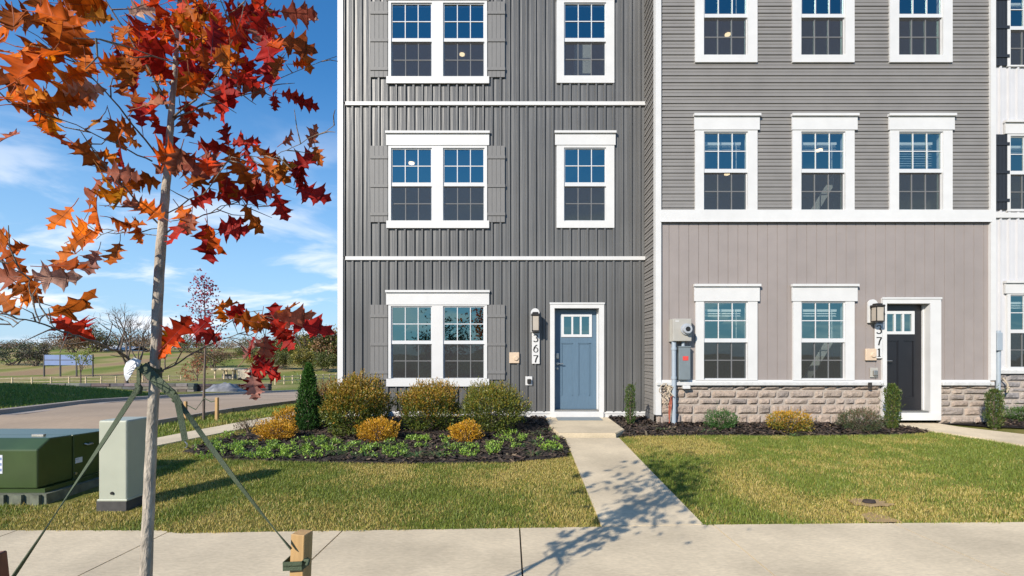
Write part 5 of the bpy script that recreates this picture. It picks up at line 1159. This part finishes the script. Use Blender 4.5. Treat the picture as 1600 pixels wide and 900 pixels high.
# split-rail fence: one post-and-rail bay after another
def fence(name, pxs, Ys, label, hh=.95, rails=2):
    pts = []
    for a, b in zip(pxs, Ys): x = (a - CX) / F * b; pts.append(Vector((x, b, float(h(x, b)))))
    T = thing(name, tuple(pts[0]), label, 'fence')
    for p in pts:
        mb = MB(); mb.rbox(p.x - .07, p.x + .07, p.y - .07, p.y + .07, p.z - .3, p.z + hh, .02, 1); mb.build('post', 'rail', T)
    for a, b in zip(pts[:-1], pts[1:]):
        mb = MB()
        for q in np.linspace(.38, .86, rails): mb.tube([a + Vector((0, 0, hh * q)), a.lerp(b, .5) + Vector((0, 0, hh * q - .02)), b + Vector((0, 0, hh * q))], .06, 6)
        mb.build('rail', 'rail', T)
xs_ = np.arange(-42, 0, 2.4)
fy0 = 60.0; pxl = [-12, 19, 49.5, 79.5, 108, 134, 158, 181, 202, 223, 244, 264, 283]
fence('rail_fence', pxl, [fy0 + i * .9 for i in range(len(pxl))], 'weathered split rail fence running above the grey block wall')
fence('rail_fence', [430, 444, 457, 470, 482, 494, 505, 515, 525, 535], [62, 64, 66, 68, 70, 71, 72, 73, 74, 75], 'pale post fence at the right of the field behind the evergreen cone', 1.1)
# board on posts
Y = 88.0; xb0, xb1 = (69 - CX) / F * Y, (145 - CX) / F * Y; zt_, zb_ = CAMZ - (554.5 - CY) / F * Y, CAMZ - (570.5 - CY) / F * Y
B = thing('sign_board', ((xb0 + xb1) / 2, Y, float(hraw(Y))), 'wide pale blue board raised on dark posts in the field', 'sign')
for i in range(3):
    a = xb0 + (xb1 - xb0) * i / 3; mb = MB(); mb.box(a + .05, a + (xb1 - xb0) / 3 - .05, Y - .06, Y, zb_, zt_); mb.build('panel', 'banner', B)
for i in range(4):
    a = xb0 + (xb1 - xb0) * i / 3; mb = MB(); mb.box(a - .09, a + .09, Y - .1, Y + .1, float(hraw(Y)) - .6, zt_ + .1); mb.build('post', 'post_dark', B)
mb = MB(); zm = (zt_ + zb_) / 2; mb.box(xb0, xb1, Y - .09, Y - .065, zm - .06, zm + .06); mb.build('crossbar', 'post_dark', B)
# pavilion
Y = 75.0; x0, x1 = (334 - CX) / F * Y, (366 - CX) / F * Y; z = float(hraw(Y)); zt_ = CAMZ - (577 - CY) / F * Y
B = thing('pavilion', ((x0 + x1) / 2, Y, z), 'small open timber shelter in the field behind the red sapling', 'shelter')
for a in (x0 + .2, (x0 + x1) / 2, x1 - .2):
    for b_ in (Y, Y + 3): mb = MB(); mb.box(a - .1, a + .1, b_ - .1, b_ + .1, z - .4, zt_ - .1); mb.build('post', 'rail', B)
mb = MB(); mb.box(x0 - .2, x1 + .2, Y - .4, Y + 3.4, zt_ - .12, zt_ + .15); mb.build('roof', 'rail', B)
mb = MB(); mb.rbox((x0 + x1) / 2 - 1.0, (x0 + x1) / 2 + .9, Y + 1, Y + 2, z, z + .9, .1); tag(mb.build('covered_crate', 'tarp'), 'grey covered load standing under the open shelter', 'crate')
# pale storage box beside it
x0, x1 = (371 - CX) / F * 74, (390 - CX) / F * 74; z = float(hraw(74)); T = thing('storage_container', ((x0 + x1) / 2, 74.5, z), 'cream site container next to the open shelter', 'container')
mb = MB(); mb.rbox(x0, x1, 74, 76, z + .25, CAMZ - (577.5 - CY) / F * 74, .05); mb.build('body', 'cable', T)
for a in (x0 + .4, x1 - .4):
    mb = MB(); mb.cyl((a, 73.9, z + .2), (a, 74.3, z + .2), .3, n=14); mb.build('wheel', 'black', T)
# far white building on the hill
Y = 190.0; x0, x1 = (158 - CX) / F * Y, (205 - CX) / F * Y; z = float(hraw(Y)); T = thing('barn', ((x0 + x1) / 2, Y, z), 'long low white building on the hill behind the bare trees', 'building')
ze = CAMZ - (547 - CY) / F * Y; mb = MB(); mb.box(x0, x1, Y, Y + 9, z - 1.5, ze); mb.build('wall', 'white_siding', T)
mb = MB(); zr = CAMZ - (540.5 - CY) / F * Y; mb.face([(x0 - .3, Y - .4, ze), (x1 + .3, Y - .4, ze), (x1 + .3, Y + 4.5, zr), (x0 - .3, Y + 4.5, zr)]); mb.face([(x0 - .3, Y + 9.4, ze), (x0 - .3, Y + 4.5, zr), (x1 + .3, Y + 4.5, zr), (x1 + .3, Y + 9.4, ze)]); mb.build('roof', 'cap_stone', T)
for i in range(4): mb = MB(); a = x0 + (x1 - x0) * (i + .35) / 4; mb.box(a, a + 1.2, Y - .08, Y, z + .5, ze - .5); mb.build('window', 'post_dark', T)
# red sapling with its stakes on the grass strip
xs0 = (318 - CX) / F * 9.3; z = float(h(xs0, 9.3)); r = random.Random(9)
T = thing('red_sapling', (xs0, 9.3, z), 'slender staked sapling with small crimson leaves by the side sidewalk', 'tree')
mb = MB(); pts = [P(318, 658, 9.3), P(319, 600, 9.3), P(321, 540, 9.3), P(320, 490, 9.3), P(319, 440, 9.3)]; mb.tube(pts, [.026, .022, .015, .010, .004], 8); tips = []
for k in range(16):
    u = k / 15; p0 = pts[1].lerp(pts[-1], .30 + .68 * u); a = k * 2.4; d = Vector((math.cos(a), math.sin(a) * .7, .9)).normalized(); e = p0 + d * (.45 - .28 * u); mb.tube([p0, p0.lerp(e, .5) + rv(r, .015), e], [.006, .004, .002], 5); tips += [p0.lerp(e, .5), p0.lerp(e, .75), e]
mb.build('trunk', 'twig', T); lf = MB()
for t in tips:
    red = t.z > CAMZ + .2
    for j in range(14 if red else 11):
        d = rv(r).normalized(); leaf_quad(lf, t + rv(r, .07), d, d.cross(rv(r)).normalized(), r.uniform(.04, .075), .035, pick(r, [(.28, .018, .045), (.20, .015, .04), (.36, .04, .06)] if red else [(.50, .15, .06), (.42, .10, .05), (.30, .06, .04)]))
lf.build('crown', 'shrub', T)
for (px, py, tp, ww, lab) in ((290, 660, 627, .05, 'pale stake left of the red sapling'), (339, 660, 621, .055, 'taller pale stake right of the red sapling')):
    Y = 9.2; x = (px - CX) / F * Y; mb = MB(); mb.rbox(x - ww / 2, x + ww / 2, Y - ww / 2, Y + ww / 2, float(h(x, Y)) - .1, CAMZ - (tp - CY) / F * Y, .006, 1); tag(mb.build('wooden_stake', 'wood'), lab, 'stake', 'stakes by the red sapling')
mb = MB(); mb.ribbon([P(290, 632, 9.2), P(306, 640, 9.22), P(319, 622, 9.28)], (0, 0, .02), (0, -1, 0)); mb.ribbon([P(339, 626, 9.2), P(330, 628, 9.22), P(319, 622, 9.28)], (0, 0, .02), (0, -1, 0)); tag(mb.build('sapling_strap', 'strap'), 'thin dark strap tying the red sapling to its stakes', 'strap')
# trees: bare ones, the young yellow-green one, the line at the right, bushes on the left
tree('bare_tree', 198, 62, 128, 'tall bare branching tree left of the oak trunk', seed=3, depth=5, trunk=.26, spread=.42, rad=.20)
tree('bare_tree', 217, 66, 118, 'second bare tree close behind the oak trunk', seed=8, depth=5, trunk=.3, spread=.34, rad=.15)
tree('bare_tree', 70, 130, 52, 'small bare tree on the left skyline above the blue board', seed=12, depth=4, spread=.5, rad=.16)
tree('bare_tree', 258, 110, 70, 'thin bare tree right of the oak trunk on the hill', seed=14, depth=4, rad=.14)
tree('yellow_tree', 126, 60, 62, 'young yellow-green tree in front of the blue board', [(.17, .21, .02), (.22, .25, .03), (.12, .17, .02)], .26, 12, 5, 3, .38, spread=.6, rad=.07)
tree('rust_tree', 308, 70, 46, 'low rust leaved tree behind the red sapling', [(.36, .12, .05), (.30, .09, .04), (.42, .18, .08)], .3, 8, 6, 4, .25, spread=.75)
tree('tall_tree', 472, 120, 82, 'tall thin half bare tree rising from the right tree line', [(.16, .12, .05), (.12, .10, .035)], .35, 4, 21, 5, .3, spread=.38)
tree('leaning_snag', 424, 60, 62, 'pale bare leaning young tree in front of the right tree line', seed=33, depth=2, trunk=.55, spread=.55, rad=.07)
GRN = [(.10, .115, .022), (.135, .135, .028), (.08, .095, .02)]; YEL = [(.27, .21, .03), (.22, .18, .03)]; BRN = [(.18, .105, .05), (.22, .12, .055), (.14, .09, .045)]
GT = 'tree line at the right of the field'
for i, (px, Y, w, hh, cs, lab) in enumerate([(355, 150, 46, 22, BRN, 'brown low tree at the left end of the right tree line'), (392, 140, 48, 32, GRN, 'olive bushy tree beside the left end of the right tree line'), (430, 132, 52, 40, GRN + YEL, 'olive and yellow tree in the middle of the tree line'), (462, 128, 46, 48, GRN, 'dense green tree under the tall half bare one'), (495, 122, 50, 52, YEL + GRN, 'yellowish tree third from the house corner'),
                                              (522, 118, 44, 60, GRN + BRN, 'green and russet tree touching the house corner'), (548, 122, 50, 56, BRN, 'russet tree partly behind the house corner'), (408, 112, 40, 22, YEL, 'low yellow bush before the tree line'), (478, 106, 44, 26, YEL + GRN, 'low yellow-green bush before the dense green tree'), (508, 104, 34, 22, GRN, 'low green bush near the house corner'), (440, 110, 34, 22, GRN, 'low dark green bush before the middle of the tree line')]):
    bush_far('line_tree', px, 574 if Y > 115 else 575, Y, w * 1.15, hh * 1.05, lab, cs, 5200, 100 + i, GT, 'tree')
for i, (px, py, Y, w, hh, cs, lab) in enumerate([(18, 562, 120, 70, 24, [(.035, .05, .02), (.05, .06, .025)], 'dark green bush mass at the far left edge'), (55, 562, 118, 50, 22, [(.05, .045, .03), (.04, .05, .025), (.08, .05, .03)], 'dark brownish bush right of the far left mass'), (115, 548, 175, 50, 32, BRN, 'brown rounded wood left of the far white building'), (150, 548, 185, 60, 36, BRN + GRN, 'taller brown wood behind the yellow-green tree'), (235, 548, 185, 70, 30, BRN, 'brown wood behind the oak trunk'), (290, 550, 180, 70, 26, BRN + GRN, 'greyish brown wood right of the oak trunk'), (330, 565, 110, 60, 22, BRN + GRN, 'low brown thicket behind the open shelter'), (5, 550, 220, 60, 14, [(.16, .06, .045), (.12, .08, .05)], 'low reddish thicket on the far left skyline'), (75, 551, 200, 60, 10, GRN, 'low green hedge line on the far left skyline')]):
    bush_far('far_bush', px, py, Y, w * 1.1, hh * 1.0, lab, cs, 2600, 200 + i, None, 'bush', .45)
# the far wood along the rise, one mass of muted crowns
r = random.Random(91); mb = MB()
WC = [(.17, .11, .065), (.13, .10, .05), (.12, .13, .045), (.20, .12, .06), (.10, .095, .05), (.22, .15, .06)]
for i in range(230):
    px = r.uniform(-90, 560); Y = r.uniform(205, 300); x = (px - CX) / F * Y; z = float(hraw(Y)); rr2 = r.uniform(1.6, 3.6); ht = r.uniform(2.6, 5.6) * (1.25 if 90 < px < 340 else 1) * (1.5 if px > 360 else 1); base = pick(r, WC, .25)
    for j in range(95):
        t = rv(r).normalized() * r.random() ** .4; d = rv(r).normalized(); kk = r.uniform(.7, 1.3)
        leaf_quad(mb, Vector((x + t.x * rr2 * 1.5, Y + t.y * rr2, z + max(-.2, ht * .45 + t.z * ht * .55))), d, d.cross(rv(r)).normalized(), r.uniform(.4, .8), .4, tuple(q * kk for q in base))
tag(mb.build('far_wood', 'shrub'), 'far brown and olive wood along the top of the rise', 'wood', kind='stuff')
# the block of townhouses across the side street, left of the view: it throws the shade on the bank
NB = thing('townhouse', (-22, 3.5, 0), 'grey townhouse block across the side street, left of the view', 'townhouse')
mb = MB(); A = Vector((-13.5 - 5.2, -2.0, 0)); 
def rect(mb, x0, x1, y0, y1, z0, z1): mb.box(x0, x1, y0, y1, z0, z1)
NX0, NX1, NY0, NY1, NZ = -34.0, -22.0, -9.0, 9.0, 8.8
rect(mb, NX0, NX1, NY0, NY1, -.2, NZ); mb.build('wall', 'lap_siding', NB)
gable_roof(NB, NX0, NX1, NY0, NY1, NZ, 1.2)
for zz in (1.0, 4.0, 6.6):
    for yy in (-4.6, -2.2, .2):
        mb = MB(); mb.box(NX1, NX1 + .05, yy, yy + 1.0, zz, zz + 1.6); w_ = mb.build('window', 'white', NB); mb = MB(); mb.box(NX1 + .05, NX1 + .055, yy + .1, yy + .9, zz + .1, zz + 1.5); mb.build('pane', 'glass', w_)
NB.rotation_euler = (0, 0, R(12.7)); NB.location.x -= 1.7
# trees across the front street, mirrored in the panes
r = random.Random(2)
for (x, y, wd, ht, zc, sd, lab) in ((-4.9, -12.0, 2.0, 4.3, 2.2, 61, 'round dark tree across the front street, behind the viewer'), (9.5, -13.0, 2.2, 5.0, 2.6, 62, 'second round tree across the front street, behind the viewer')):
    T = thing('street_tree', (x, y, 0), lab, 'tree'); mb = MB(); mb.tube([(x, y, 0), (x + .05, y, ht * .4), (x, y, ht * .8)], [.14, .1, .04], 8); mb.build('trunk', 'twig', T); lf = MB()
    for c in range(110):
        t = rv(r).normalized() * r.random() ** .35; c0 = Vector((x + t.x * wd, y + t.y * wd, zc + t.z * (ht - zc))); b_ = pick(r, [(.05, .055, .015), (.08, .06, .015)], .3)
        for j in range(26): d = rv(r).normalized(); leaf_quad(lf, c0 + rv(r, .24), d, d.cross(rv(r)).normalized(), .16, .10, b_)
    lf.build('crown', 'shrub', T)
